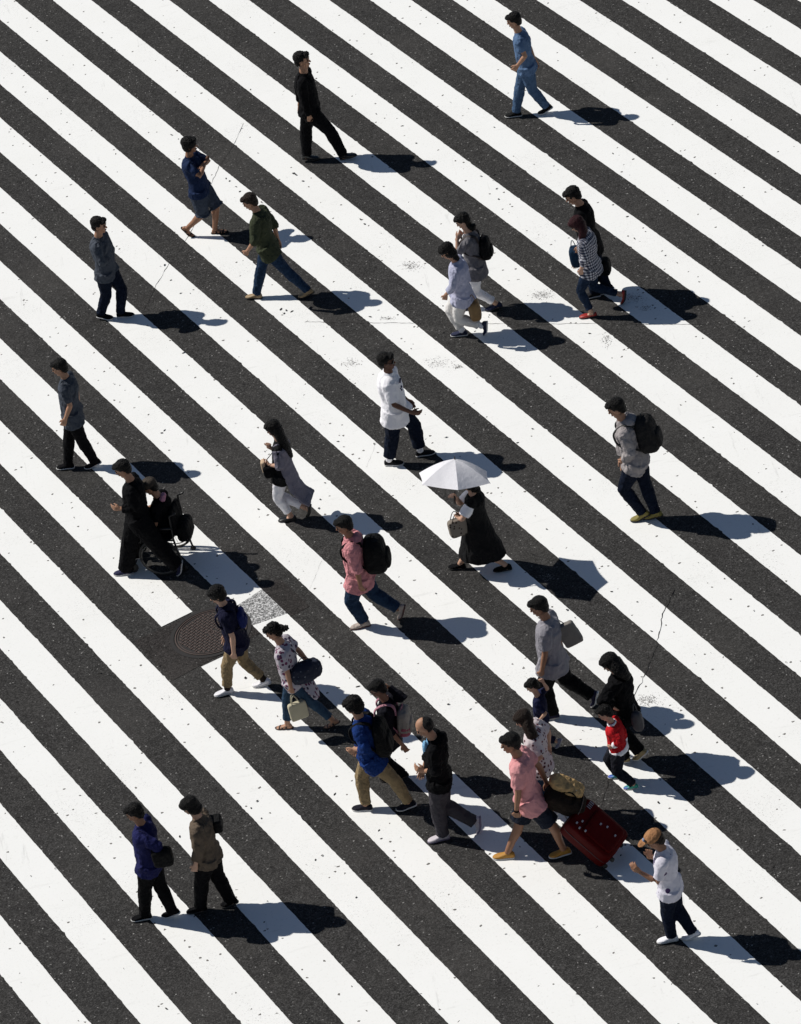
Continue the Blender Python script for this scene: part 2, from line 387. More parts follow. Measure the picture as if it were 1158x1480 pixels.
ringbm(bm, .030, .040, 0, .009, 30); ringbm(bm, .012, .018, 0, .009, 20)
solid('tread', bm, M_IRON, lid, False)

# ------------------------------------------------------------------ people
Z = 7.2375
UP = Vector((0, 0, 1))
DEBUG = []
def ik(a, hint, c, l1, l2, fmin, fmax, dflt):
    """middle joint between a and c with bone lengths near l1, l2, bending towards the measured hint"""
    f = min(fmax, max(fmin, ((hint-a).length+(c-hint).length)/(l1+l2))); l1, l2 = l1*f, l2*f
    d = c-a; D = d.length
    if D > (l1+l2)*.999: q = D/(l1+l2)*1.001; l1, l2 = l1*q, l2*q
    x = (l1*l1-l2*l2+D*D)/(2*D); h = math.sqrt(max(0, l1*l1-x*x)); dn = d.normalized()
    o = (hint-a) - dn*(hint-a).dot(dn)
    if o.length < .035: o = o + ortho(dflt, dn)*.03
    return a + dn*x + o.normalized()*h
class Sk:
    """skeleton measured from the photograph: joints on planes parallel to the walker's own sagittal plane"""
    def __init__(s, name, o, H, hd, head, neck, hip, legs, arms, hy=0, hp=12, base=None, off=(0, 0)):
        s.name, s.H, s.k = name, H, H/1.7
        px = lambda p: (o[0]+off[0]+p[0]/Z, o[1]+off[1]+p[1]/Z)
        s.px = px; s.hv = Vector((math.cos(R(hd)), math.sin(R(hd)), 0)); k = s.k
        nl = UP.cross(s.hv); s.nl = nl = nl if nl.y < 0 else -nl          # towards the camera
        ank = []
        for kn, an, pitch, *z in legs:
            cp, sp = math.cos(R(pitch)), math.sin(R(pitch)); tb = math.sin(R(max(0, pitch-30)))
            zz = z[0] if z else (.085*cp + max(0, .10*sp) + .07*tb if pitch >= 0 else .085*cp+.06*abs(sp))*k + GZ
            A = on_z(*px(an), zz); ank.append(A)
        P0 = sum(ank, Vector())/len(ank); P0.z = 0
        if base: P0 = on_z(*px(base))
        s.P0 = P0
        lats = [(A-P0).dot(nl) for A in ank]
        near = max(range(len(ank)), key=lambda i: lats[i])
        pl = lambda p, lat=0.0: on_plane(*px(p), P0+nl*lat, nl) - P0
        s.pl = pl
        s.hip = pl(hip, 0); s.neck = pl(neck, 0); s.head = pl(head, 0)
        s.t = (s.neck-s.hip).normalized(); s.hip0 = s.hip; s.hip = s.neck - s.t*min((s.neck-s.hip).length, .545*k); s.L = (s.neck-s.hip).length
        s.fw = ortho(s.hv, s.t)
        s.legs = []
        for i, (kn, an, pitch, *z) in enumerate(legs):
            sg = 1 if i == near else -1; hj = s.hip + nl*(sg*.088*k)
            K = pl(kn, (sg*.09*k + lats[i])/2); A = ank[i]-P0
            s.legs.append([hj, ik(hj, K, A, .43*k, .40*k, .93, 1.04, s.hv), A, pitch, sg])
        s.sh = s.neck - s.t*(.065*k); s.arms = []
        for sg, key in ((1, 'n'), (-1, 'f')):
            e, w, *ex = arms[key]
            ex = ex[0] if ex else {}
            le, lw = ex.get('le', .205), ex.get('lw', .22)
            S = s.sh + nl*(sg*.162*k); E = pl(e, sg*le*k); W = pl(w, sg*lw*k)
            d = (W-S); mx = .545*k
            if d.length > mx: W = S + d.normalized()*mx
            s.arms.append([S, ik(S, E, W, .29*k, .25*k, .80, 1.04, -s.hv-UP*.4), W, sg, ex])
        f = s.hv
        f = Matrix.Rotation(R(hy), 3, 'Z') @ f
        sd = UP.cross(f).normalized(); f = (Matrix.Rotation(R(hp), 3, sd) @ f).normalized()
        s.hf, s.hs = f, sd; s.hu = f.cross(sd).normalized()
        if s.hu.z < 0: s.hu = -s.hu
        L_ = lambda a, b: round((a-b).length/k, 2)
        DEBUG.append((name, 'lat', [round(v, 2) for v in lats], 'hipz', round(s.hip.z/k, 2), 'torso', round(s.L/k, 2), 'headz', round((s.head.z+.11*k)/k, 2), 'hn', L_(s.head, s.neck),
                      'leg', [(L_(a, b), L_(b, c)) for a, b, c, *_ in s.legs], 'arm', [(L_(a, b), L_(b, c)) for a, b, c, *_ in s.arms]))
        s.root = empty('person', P0); s.root['group'] = 'people walking over the crossing'

def hand(bm, W, d, wide, pn, k, curl=25, ext=0.0):
    """palm, four bent fingers of unequal length and a thumb leaving the side of the palm"""
    d = d.normalized(); wide = ortho(wide, d); pn = ortho(pn - wide*pn.dot(wide), d)
    tube(bm, [W-d*.02*k, W+d*.02*k, W+d*.055*k, W+d*.088*k], [.026*k, .034*k, .041*k, .038*k], [.020*k, .017*k, .016*k, .013*k], wide, 12)
    for i, (ln, c) in enumerate(((.92, .8), (1.0, .9), (.95, 1.0), (.76, 1.15))):
        b = W + d*(.085*k) + wide*((.031-.0205*i)*k); v = (d + wide*(.10-.07*i)).normalized(); a = R(curl)*c; P = [b]
        for seg in (.040, .026, .020):
            v = (v*math.cos(a) + pn*math.sin(a)).normalized(); P.append(P[-1]+v*(seg*ln*k)); a = R(curl)*1.1
            ax = v.cross(wide); pn2 = ortho(pn, v); pn = pn
        tube(bm, P, [.0092*k, .0085*k, .0078*k, .0068*k], None, wide, 8)
    b = W + d*(.028*k) + wide*(.030*k); v = (d*.72+wide*.62+pn*.28).normalized(); v2 = (d*.9+wide*.18+pn*.35).normalized()
    tube(bm, [b-v*.01*k, b+v*.03*k, b+v*.03*k+v2*.028*k, b+v*.03*k+v2*.05*k], [.012*k, .0115*k, .0098*k, .0075*k], None, wide, 8)

def foot_rings(A, F, Ft, U, Ut, k, prof, grow=0.0, zlo=0.0, ztop=None):
    B = A + F*(.09*k) - U*(.085*k); out = []
    for f, hw, tp in prof:
        hw += grow; top = tp if ztop is None else ztop
        lo = zlo
        if f <= .09: base = A + F*(f*k) - U*(.085*k); u = U
        else: base = B + Ft*((f-.09)*k); u = ((U+Ut)*.5).normalized() if f < .11 else Ut
        out.append((base, u, hw*k, lo*k, top*k))
    return out
SHOE = [(-.072, .012, .045), (-.066, .026, .070), (-.045, .033, .088), (-.01, .034, .092), (.03, .036, .078), (.07, .043, .062), (.105, .047, .052), (.14, .044, .044), (.17, .032, .036), (.186, .012, .026)]
FOOT = [(-.058, .014, .04), (-.045, .027, .065), (-.015, .031, .085), (.03, .032, .066), (.07, .038, .046), (.105, .042, .034), (.135, .040, .026), (.16, .028, .022), (.168, .012, .016)]
def foot_mesh(bm, s, leg, prof, grow=0.0, zlo=.0, ztop=None, n=16, e=.7):
    hj, K, A, pitch, sg = leg; k = s.k
    yaw = R(-6*sg) * (1 if UP.cross(s.hv).dot(s.nl) > 0 else -1) * -1
    h = Matrix.Rotation(yaw, 3, 'Z') @ s.hv
    F = (h*math.cos(R(pitch)) - UP*math.sin(R(pitch))).normalized(); tp = max(0, pitch-30) if pitch > 0 else pitch
    Ft = (h*math.cos(R(tp)) - UP*math.sin(R(tp))).normalized(); S = UP.cross(h)
    rings = []
    for base, u, hw, lo, top in foot_rings(A, F, Ft, h*math.sin(R(pitch))+UP*math.cos(R(pitch)), h*math.sin(R(tp))+UP*math.cos(R(tp)), k, prof, grow, zlo, ztop):
        c = base + u*((lo+top)/2); hh = (top-lo)/2; ring = []
        for j in range(n):
            a = 2*math.pi*j/n; ca, sa = math.cos(a), math.sin(a)
            ring.append(bm.verts.new(c + S*(hw*math.copysign(abs(ca)**e, ca)) + u*(hh*math.copysign(abs(sa)**e, sa))))
        rings.append(ring)
    for a, b in zip(rings, rings[1:]):
        for j in range(n): bm.faces.new((a[j], a[(j+1) % n], b[(j+1) % n], b[j]))
    bm.faces.new(rings[0][::-1]); bm.faces.new(rings[-1])
    return F, Ft, S

def lerp(a, b, t): return a + (b-a)*t
def torso_pts(s, lo=0.0, hi=1.0):
    return lambda f: s.hip + s.t*(s.L*f) + s.fw*(.015*s.k*math.sin(f*6.28))

def body(s, sk_mat, bare_feet=False, slim=1.0, vox=.0066):
    bm = bmesh.new(); k = s.k; T = torso_pts(s); q = k*slim
    fr = [(-.16, .09, .08), (-.04, .150, .105), (.10, .150, .105), (.30, .128, .092), (.50, .138, .102), (.72, .152, .108), (.87, .145, .086), (.95, .095, .062), (1.02, .060, .058)]
    tube(bm, [T(f) for f, a, b in fr], [a*q for f, a, b in fr], [b*q for f, a, b in fr], s.nl, 22)
    tube(bm, [s.neck-s.t*.05*k, s.neck+s.t*.02*k, lerp(s.neck, s.head, .6)], [.066*k, .060*k, .056*k], None, s.nl, 14)
    for hj, K, A, pitch, sg in s.legs:
        c = lerp(K, A, .3) - s.fw*.012*k
        tube(bm, [lerp(hj, K, -.05), lerp(hj, K, .2), lerp(hj, K, .6), K, c, lerp(K, A, .62), lerp(K, A, .92), A-UP*.01], [.078*q, .083*q, .066*q, .052*q, .053*q, .043*q, .035*q, .036*q], [.082*q, .088*q, .070*q, .055*q, .058*q, .044*q, .038*q, .040*q], s.nl, 14)
    for leg in s.legs: foot_mesh(bm, s, leg, FOOT)
    for S, E, W, sg, ex in s.arms:
        tube(bm, [S, lerp(S, E, .35), lerp(S, E, .8), E, lerp(E, W, .25), lerp(E, W, .7), W], [.048*q, .045*q, .038*q, .036*q, .037*q, .029*q, .025*q], None, s.fw, 12)
        d = (W-E).normalized()
        if 'tip' in ex: d = (s.pl(ex['tip'], sg*ex.get('lt', ex.get('lw', .19))*k)-W).normalized()
        wide = ex.get('wide') or (s.hv*.8 + UP*.6)
        if abs(d.dot(s.hv)) > .8: wide = UP
        hand(bm, W, d, wide, -s.nl*sg + UP*.05, k, ex.get('curl', 28))
    # head
    f, sd, u, c = s.hf, s.hs, s.hu, s.head; hk = k*1.06 if s.H > 1.4 else k*1.25
    s.hkk = hk; e = lambda p, r: ell(bm, c + f*(p[0]*hk) + sd*(p[1]*hk) + u*(p[2]*hk), (f, sd, u), [v*hk for v in r], 18, 12)
    e((-.008, 0, .025), (.092, .073, .090)); e((.022, 0, -.040), (.060, .056, .072)); e((.055, 0, -.090), (.026, .028, .020))
    e((.050, .03, -.025), (.032, .028, .034)); e((.050, -.03, -.025), (.032, .028, .034)); e((.074, 0, .028), (.016, .050, .012)); e((.082, 0, -.062), (.010, .022, .010))
    tube(bm, [c+f*.080*hk+u*.014*hk, c+f*.092*hk-u*.008*hk, c+f*.102*hk-u*.026*hk], [.008*hk, .010*hk, .014*hk], None, sd, 8)
    for g in (1, -1): e((-.006, g*.075, -.012), (.018, .008, .030))
    o = fused('body', bm, sk_mat, s.root, vox, 0, smooth=1)
    for g in (1, -1):
        b2 = bmesh.new(); ell(b2, c+f*.080*hk+sd*(g*.031*hk)+u*.006*hk, (f, sd, u), (.009*hk, .014*hk, .0065*hk), 10, 6); solid('eye', b2, M_EYE, s.root)
        b2 = bmesh.new(); tube(b2, [c+f*.083*hk+sd*(g*.014*hk)+u*.026*hk, c+f*.088*hk+sd*(g*.032*hk)+u*.030*hk, c+f*.074*hk+sd*(g*.050*hk)+u*.024*hk], [.003*hk, .0042*hk, .002*hk], None, u, 6); solid('eyebrow', b2, M_HAIR, s.root)
    b2 = bmesh.new(); ell(b2, c+f*.0885*hk-u*.061*hk, (f, sd, u), (.0075*hk, .022*hk, .0075*hk), 10, 6); solid('lips', b2, M_LIPS, s.root)
    return o

def hair(s, mat, kind='short', paths=(), fringe=True, disp=.012):
    bm = bmesh.new(); f, sd, u, c, hk = s.hf, s.hs, s.hu, s.head, s.hkk
    e = lambda p, r: ell(bm, c + f*(p[0]*hk) + sd*(p[1]*hk) + u*(p[2]*hk), (f, sd, u), [v*hk for v in r], 18, 12)
    if kind == 'bald':
        e((-.045, 0, .028), (.072, .083, .078)); e((-.03, 0, -.02), (.072, .081, .045))
    else:
        e((-.026, 0, .040), (.098, .084, .090)); e((-.057, 0, -.010), (.053, .077, .068)); e((-.058, 0, -.05), (.040, .056, .040))
        if fringe: e((.050, .012, .078), (.050, .062, .032)); e((.066, -.02, .066), (.030, .040, .022))
        if kind == 'full': e((-.01, 0, .03), (.104, .094, .094)); e((-.03, 0, -.03), (.075, .092, .070))
        if kind == 'bob': e((-.02, 0, -.03), (.085, .094, .085)); e((-.04, 0, -.07), (.065, .085, .05)); e((.03, 0, .06), (.07, .086, .06))
        if kind == 'long': e((-.02, 0, -.02), (.09, .092, .09)); e((.0, 0, .05), (.095, .088, .075))
    o_ = [s.pl]
    for pts, ra, rb in paths:
        P = [c - f*.05*hk] + [s.pl(p[:2], (p[2] if len(p) > 2 else 0)) for p in pts]
        tube(bm, P, ra, rb, s.nl, 14)
    return fused('hair', bm, mat, s.root, .0072, disp*1.4, .017, 0)

def top(s, mat, sleeve=.6,  hem=.10, loose=.022, sl=.02, hemr=(.185, .150), name='shirt', extra=None, disp=.016, arms=(0, 1), vox=.0105, fw=0.0, hemth=.016):
    """sleeve: 0..1 along the upper arm, 1..2 along the forearm"""
    bm = bmesh.new(); k = s.k; T = torso_pts(s)
    L = s.L; hem = hem*.45 + (s.hip-s.hip0).length/k*.9 if hem > 0 else hem; hemr = (min(hemr[0], .178+loose*.35), hemr[1]*.95)
    sl_ = sleeve if hasattr(sleeve, '__len__') else (sleeve, sleeve)
    fr = [(-hem*k/L, hemr[0], hemr[1]), (.0, .150+loose*1.2, .112+loose), (.3, .138+loose*1.1, .100+loose), (.55, .146+loose, .108+loose), (.76, .158+loose, .114+loose*.8), (.88, .160+loose*.6, .096+loose*.6), (.955, .118, .080), (1.0, .080, .072), (1.035, .070, .066)]
    tube(bm, [T(f)+s.fw*(fw*(1-min(1, max(0, f/.5)))) for f, a, b in fr], [a*k for f, a, b in fr], [b*k for f, a, b in fr], s.nl, 24, False)
    for i, (S, E, W, sg, ex) in enumerate(s.arms):
        if i not in arms: continue
        sleeve = sl_[i]
        pt = lambda v: lerp(S, E, v) if v <= 1 else lerp(E, W, v-1)
        rr_ = lambda v: (.056-.017*v if v < 1 else .039-.011*(v-1)) + sl
        vs = [0, .3, .6, .85, 1, 1.3, 1.6, 1.95]; vs = [v for v in vs if v < sleeve-.05] + [sleeve]
        ell(bm, S - s.nl*(sg*.012*k) - s.t*.004*k, (s.nl, s.fw, s.t), [(.062+sl)*k, (.060+sl*.8)*k, (.058+sl*.6)*k], 16, 10)
        tube(bm, [pt(v) for v in vs], [rr_(v)*k for v in vs], None, s.fw, 14, False)
    if hem > .05:
        for hj, K, A, pitch, sg in s.legs:
            Lt = (K-hj).length; f1 = min(.45, (hem*k*.85)/max(.05, (hj-K).dot(s.t))) if (hj-K).dot(s.t) > .1 else .3
            q = hemth*1.25 + loose*.8
            tube(bm, [lerp(hj, K, -.1), lerp(hj, K, f1*.5), lerp(hj, K, f1)], [(.094+q*.8)*k, (.096+q*.8)*k, (.094+q)*k], [(.100+q*.8)*k, (.102+q*.8)*k, (.104+q)*k], s.nl, 16, False)
    if extra: extra(bm)
    return fused(name, bm, mat, s.root, vox, disp*1.35, .07, 1)

def bottom(s, mat, end=1.0, loose=.016, hemr=None, name='trousers', waist=.10, disp=.014, vox=.0105):
    """end: 1 = ankle, below .6 = shorts (fraction of the whole leg)"""
    bm = bmesh.new(); k = s.k; T = torso_pts(s)
    fr = [(-.14, .10, .09), (-.02, .153+loose*.5, .112+loose*.5), (waist/s.L*k+.02, .142, .102)]
    tube(bm, [T(f) for f, a, b in fr], [a*k for f, a, b in fr], [b*k for f, a, b in fr], s.nl, 22)
    for hj, K, A, pitch, sg in s.legs:
        pt = lambda v: lerp(hj, K, v*2) if v <= .5 else lerp(K, A, (v-.5)*2)
        rad = [(0, .090), (.15, .092), (.3, .076), (.45, .062), (.5, .060), (.65, .062), (.8, .052), (.93, .047)]
        vs = [(v, r+loose) for v, r in rad if v < end-.03]; last = hemr if hemr else vs[-1][1]*1.02
        vs.append((end*1.01 if end > .96 else end*.98 if end > .9 else end, last))
        tube(bm, [pt(v) for v, r in vs], [r*k for v, r in vs], [r*k*1.06 for v, r in vs], s.nl, 16, False)
    return fused(name, bm, mat, s.root, vox, disp*1.3, .06, 1)

def shoes(s, mat, sole=None, kind='shoe', which=(0, 1), sock=None):
    for i, leg in enumerate(s.legs):
        if i not in which: continue
        bm = bmesh.new(); prof = SHOE if kind == 'shoe' else [(f, w, min(t, .05+.3*max(0, -f))) for f, w, t in SHOE]
        if kind == 'sandal':
            foot_mesh(bm, s, leg, SHOE, -.002, 0, .018); o = solid('sandal', bm, mat, s.root)
            for f0 in (.02, .075, .115):
                b2 = bmesh.new(); P = [q for q in FOOT if abs(q[0]-f0) < .03]
                foot_mesh(b2, s, leg, [(f0-.011, .040, .058-.2*f0), (f0+.011, .041, .055-.2*f0)], .003); solid('strap', b2, mat, o)
            continue
        foot_mesh(bm, s, leg, prof, 0, .010); o = solid(kind, bm, mat, s.root)
        b2 = bmesh.new(); foot_mesh(b2, s, leg, [(f*1.02, w, 0) for f, w, t in SHOE], .0035, 0, .024, e=.8); solid('sole', b2, sole or M_SOLE, o)
        if sock:
            hj, K, A, pitch, sg = leg; b2 = bmesh.new()
            tube(b2, [lerp(A, K, .36), lerp(A, K, .1), A-UP*.01], [.047*s.k, .044*s.k, .045*s.k], None, s.nl, 14); solid('sock', b2, sock, s.root)

def backpack(s, mat, w=.30, h=.44, d=.17, up=.62, label='', strap=None, name='backpack', shift=0.0, pmat=None, group=None, lower=None):
    k = s.k; b = -s.fw; c = s.hip + s.t*(s.L*up) + b*((.115+d/2/1.0)*1.0) + s.nl*shift
    root = empty(name, s.P0 + c); tag(root, label, name.replace('_', ' '), group)
    Rl = c
    loc = lambda v: v - Rl
    bm = bmesh.new(); ell(bm, loc(c), (s.nl, b, s.t), (w/2, d/2, h/2), 26, 18, .55, .12)
    fused('pack', bm, mat, root, .011, .012, .06, 2)
    bm = bmesh.new(); ell(bm, loc(c + b*(d*.42) - s.t*(h*.16)), (s.nl, b, s.t), (w*.36, d*.22, h*.24), 20, 12, .55); fused('front_pocket', bm, pmat or mat, root, .01, .008, .05, 1)
    if lower:
        bm = bmesh.new(); ell(bm, loc(c - s.t*(h*.22)), (s.nl, b, s.t), (w*.53, d*.56, h*.31), 24, 14, .7); fused('lower_panel', bm, lower, root, .01, .01, .05, 1)
    bm = bmesh.new(); tp = c + s.t*(h*.5); tube(bm, [loc(tp-s.nl*.04-b*.02), loc(tp-s.nl*.03+s.t*.035), loc(tp+s.nl*.03+s.t*.035), loc(tp+s.nl*.04-b*.02)], .009, None, b, 8); solid('handle', bm, strap or mat, root)
    for g in (1, -1):
        sd = s.nl*(g*.095*k); bm = bmesh.new(); sh = s.neck - s.t*.03*k
        P = [c - b*(d*.45) + s.t*(h*.38) + sd*.9, s.sh + sd + s.t*.035*k + b*.115*k, sh + sd + s.t*.020*k, s.sh + sd*1.05 + s.fw*.125*k - s.t*.02*k, s.hip + s.t*(s.L*.62) + sd*1.25 + s.fw*.128*k, s.hip + s.t*(s.L*.50) + sd*1.60 + s.fw*.05*k, s.hip + s.t*(s.L*.44) + sd*1.70 - s.fw*.06*k, c - b*(d*.4) - s.t*(h*.36) + sd*1.2]
        Q_ = []
        for i in range(len(P)-1):
            p0, p1, p2, p3 = P[max(i-1, 0)], P[i], P[i+1], P[min(i+2, len(P)-1)]
            for j in range(4):
                t = j/4; Q_.append(.5*((2*p1)+(p2-p0)*t+(2*p0-5*p1+4*p2-p3)*t*t+(3*p1-p0-3*p2+p3)*t**3))
        Q_.append(P[-1]); n = len(Q_)
        tube(bm, [loc(q) for q in Q_], [.027*k]*(n//2)+[.015*k]*(n-n//2), [.013]*n, s.nl, 8, False); solid('strap', bm, strap or mat, root)
    return root

def person(label, **kw):
    s = Sk(label, **kw); tag(s.root, label, 'person'); return s
def px_loft(s, pts, ra, rb, side=None):
    return [s.pl(p[:2], p[2] if len(p) > 2 else 0) for p in pts], ra, rb, side or s.nl

M_EYE = plain('eye_dark', (.02, .015, .012), .25, 0, 0, 10, 0); M_HAIR = hair_mat('hair_black', (.0042, .0036, .0036)); M_LIPS = plain('lips', (.28, .10, .08), .5)
M_SOLE = plain('rubber_white', (.62, .61, .60), .7); M_SOLE_D = plain('rubber_dark', (.03, .028, .026), .8)
SK1 = skin('skin_light', (.40, .215, .135)); SK2 = skin('skin_tan', (.30, .150, .088)); SK3 = skin('skin_brown', (.105, .045, .026)); SK4 = skin('skin_fair', (.50, .30, .21))
H_BR = hair_mat('hair_brown', (.017, .010, .007)); H_RED = hair_mat('hair_auburn', (.030, .006, .009))
BLK = cloth('fabric_black', (.0045, .0045, .0055), sheen=0, spec=.08); NAVY = cloth('fabric_navy', (.007, .008, .028), sheen=0); DENIM = cloth('denim_blue', (.011, .029, .066), var=.5, scale=14, sheen=0); DENIM_D = cloth('denim_dark', (.005, .009, .022), var=.4, sheen=0, spec=.1)
WHT = cloth('fabric_white', (.84, .83, .87), var=.04, wr=.22); OFFW = cloth('fabric_offwhite', (.62, .60, .62), var=.07, wr=.3)
KHAKI = cloth('khaki', (.26, .19, .105), var=.15); GREYT = cloth('grey_marl', (.27, .26, .29), var=.1, wr=.5)
PACK = cloth('pack_nylon', (.005, .005, .0055), rough=.7, var=.4, sheen=0, spec=.12)
def dress_up(s, sk_mat, hr=None, **b):
    body(s, sk_mat, **b)

# 1 -- arms crossed, top left
s = person('man with folded arms in a navy T-shirt, denim shorts and black sandals', o=(220, 180), H=1.68, hd=-22,
  head=(392, 212), neck=(392, 335), hip=(505, 715), hy=8, hp=8,
  legs=[((530, 940), (372, 1080), 52), ((640, 880), (655, 1085), 0)],
  arms=dict(n=((462, 500), (548, 425), dict(lw=.06, tip=(585, 380), lt=-.02, curl=35)), f=((575, 390), (505, 440), dict(le=.14, lw=-.02))))
body(s, SK2); hair(s, M_HAIR, 'full', disp=.014)
top(s, cloth('navy_tee', (.010, .022, .065)), .8, .0001, .032, hemr=(.19, .165)); bottom(s, cloth('denim_shorts', (.045, .058, .085), var=.5), .50, .030, .115, name='shorts'); shoes(s, PACK, kind='sandal')

# 2 -- olive shirt
s = person('man striding in an olive shirt, blue jeans and tan shoes', o=(320, 260), H=1.70, hd=158,
  head=(298, 228), neck=(375, 335), hip=(512, 775), hp=22, hy=6,
  legs=[((390, 990), (368, 1185), 0), ((720, 985), (898, 1150), 20)],
  arms=dict(n=((345, 650), (272, 745), dict(curl=60, tip=(240, 800), le=.26)), f=((600, 590), (655, 740), dict())))
body(s, SK1); hair(s, H_BR, 'short', fringe=True, disp=.006)
def col(bm): tube(bm, [s.neck-s.t*.03*s.k, s.neck+s.t*.012*s.k], [.075*s.k, .068*s.k], None, s.nl, 16)
top(s, cloth('olive', (.042, .050, .028), var=.3), 1.15, .12, .030, sl=.028, extra=col, hemr=(.20, .155)); bottom(s, DENIM, 1, .012); shoes(s, plain('tan_leather', (.30, .21, .11), .6), M_SOLE_D)

# 3 -- black suit at the top
s = person('man in a black suit and pointed black shoes, cut off by the top edge', o=(400, 150), H=1.80, hd=-18,
  head=(268, -458), neck=(284, -325), hip=(340, 35), hy=0, hp=5,
  legs=[((545, 270), (690, 520), -12), ((305, 270), (312, 525), 14)],
  arms=dict(n=((285, -60), (342, 130), dict(curl=45, tip=(352, 210))), f=((175, -10), (200, 180), dict())))
body(s, SK1); hair(s, M_HAIR)
top(s, BLK, 1.95, .22, .030, sl=.02, hemr=(.20, .17), name='suit_jacket'); bottom(s, BLK, 1, .022); shoes(s, plain('black_leather', (.010, .010, .010), .35), M_SOLE_D)

# 4 -- feet at the top right
s = person('person in blue jeans and black shoes at the top edge, only feet in frame', o=(720, 100), H=1.68, hd=165,
  head=(165, -510), neck=(215, -385), hip=(310, -15), legs=[((225, 210), (190, 440), 0), ((370, 200), (500, 385), 25)],
  arms=dict(n=((265, -200), (205, -40), dict()), f=((345, -180), (420, -20), dict())))
body(s, SK1); hair(s, M_HAIR); top(s, cloth('shirt_blue', (.10, .17, .30)), .7, .10); bottom(s, cloth('denim_light', (.06, .11, .20), var=.4)); shoes(s, PACK)

# 5 -- grey top with small backpack
s = person('woman with a low bun, grey top and white trousers, hand at her chin', o=(600, 300), H=1.62, hd=165,
  head=(500, 140), neck=(556, 262), hip=(645, 660), hp=24, hy=5,
  legs=[((575, 830), (590, 1010), 0), ((755, 840), (848, 1000), 8)],
  arms=dict(n=((455, 455), (440, 330), dict(le=.16, lw=.08, curl=45, tip=(475, 275), lt=.04)), f=((600, 450), (560, 540), dict())))
body(s, SK4); hair(s, M_HAIR, 'bob0', [([(560, 190), (612, 205)], [.05, .045, .06], [.05, .045, .06])])
top(s, cloth('grey_knit', (.15, .145, .16), var=.15), 1.05, .20, .028, hemr=(.19, .15), fw=-.01); bottom(s, WHT, .93, .006); shoes(s, cloth('navy_suede', (.02, .025, .06)), M_SOLE_D)
backpack(s, PACK, .26, .33, .15, .50, 'small round black backpack on the woman in the grey top', strap=plain('strap_brown', (.03, .02, .018), .7))

# 6 -- lavender blouse
s = person('woman in a pale lavender blouse and cream trousers carrying a tan bag', o=(600, 300), H=1.60, hd=165,
  head=(335, 455), neck=(425, 562), hip=(500, 930), hp=28, hy=12,
  legs=[((430, 1130), (492, 1285), 0), ((455, 1170), (700, 1235), 78)],
  arms=dict(n=((350, 800), (322, 915), dict(tip=(300, 1000), curl=35)), f=((560, 800), (590, 900), dict(lw=.16))))
body(s, SK1); hair(s, M_HAIR, 'bob', [([(395, 480), (440, 545)], [.06, .06, .05], [.05, .05, .04])], disp=.016)
top(s, cloth('lavender_linen', (.42, .43, .56), var=.08, wr=.45), 1.55, .20, .040, sl=.026, hemr=(.23, .19), name='blouse', disp=.022); bottom(s, cloth('cream', (.68, .66, .64), var=.05, wr=.3), .95, .014)
shoes(s, cloth('trainer_navy', (.03, .035, .07)), sock=WHT)
P6 = s

# 7 -- black tee man
s = person('man in a black T-shirt and dark jeans, beside the woman in the checked shirt', o=(780, 260), H=1.74, hd=165,
  head=(345, 165), neck=(425, 268), hip=(555, 740), hp=24, hy=10,
  legs=[((520, 950), (575, 1165), 0), ((650, 950), (700, 1110), 25)],
  arms=dict(n=((450, 560), (420, 690), dict()), f=((520, 520), (560, 660), dict())))
body(s, SK1); hair(s, M_HAIR, 'short', disp=.018); top(s, BLK, .7, .10, .028); bottom(s, DENIM_D, 1, .018); shoes(s, cloth('shoe_black', (.012, .012, .014)))
P7 = s

# 8 -- checked shirt
s = person('woman with dark auburn hair in a blue checked shirt, jeans and red flat shoes', o=(780, 260), H=1.60, hd=162,
  head=(395, 465), neck=(465, 560), hip=(540, 925), hp=32, hy=5,
  legs=[((465, 1160), (540, 1378), 0), ((560, 1120), (845, 1195), 76)],
  arms=dict(n=((455, 800), (432, 940), dict(tip=(435, 1010))), f=((400, 760), (385, 880), dict())))
body(s, SK4); hair(s, H_RED, 'long', [([(455, 540, .05), (440, 640, .07)], [.085, .085, .06], [.07, .065, .04])])
top(s, plaid('checked_cloth', (.60, .60, .66), (.012, .018, .05)), 1.6, .16, .034, sl=.026, hemr=(.20, .17)); bottom(s, cloth('denim_navy', (.010, .022, .050), var=.4), .95, .002)
shoes(s, plain('red_leather', (.34, .018, .012), .45), M_SOLE_D, kind='flat_shoe')
P8 = s

# 9 -- left of the frame, only the shadow shows
s = person('person outside the upper left edge whose shadow falls over the bars', o=(220, 180), off=(-136, 116), H=1.70, hd=-22,
  head=(430, 212), neck=(425, 335), hip=(505, 715), legs=[((500, 930), (450, 1130), 10), ((640, 900), (655, 1120), 0)],
  arms=dict(n=((440, 540), (520, 560), dict(lw=.06)), f=((560, 500), (560, 600), dict())))
body(s, SK1); hair(s, M_HAIR); top(s, cloth('shirt_slate', (.06, .07, .09)), 1.9, .12, .03); bottom(s, DENIM_D); shoes(s, BLK)

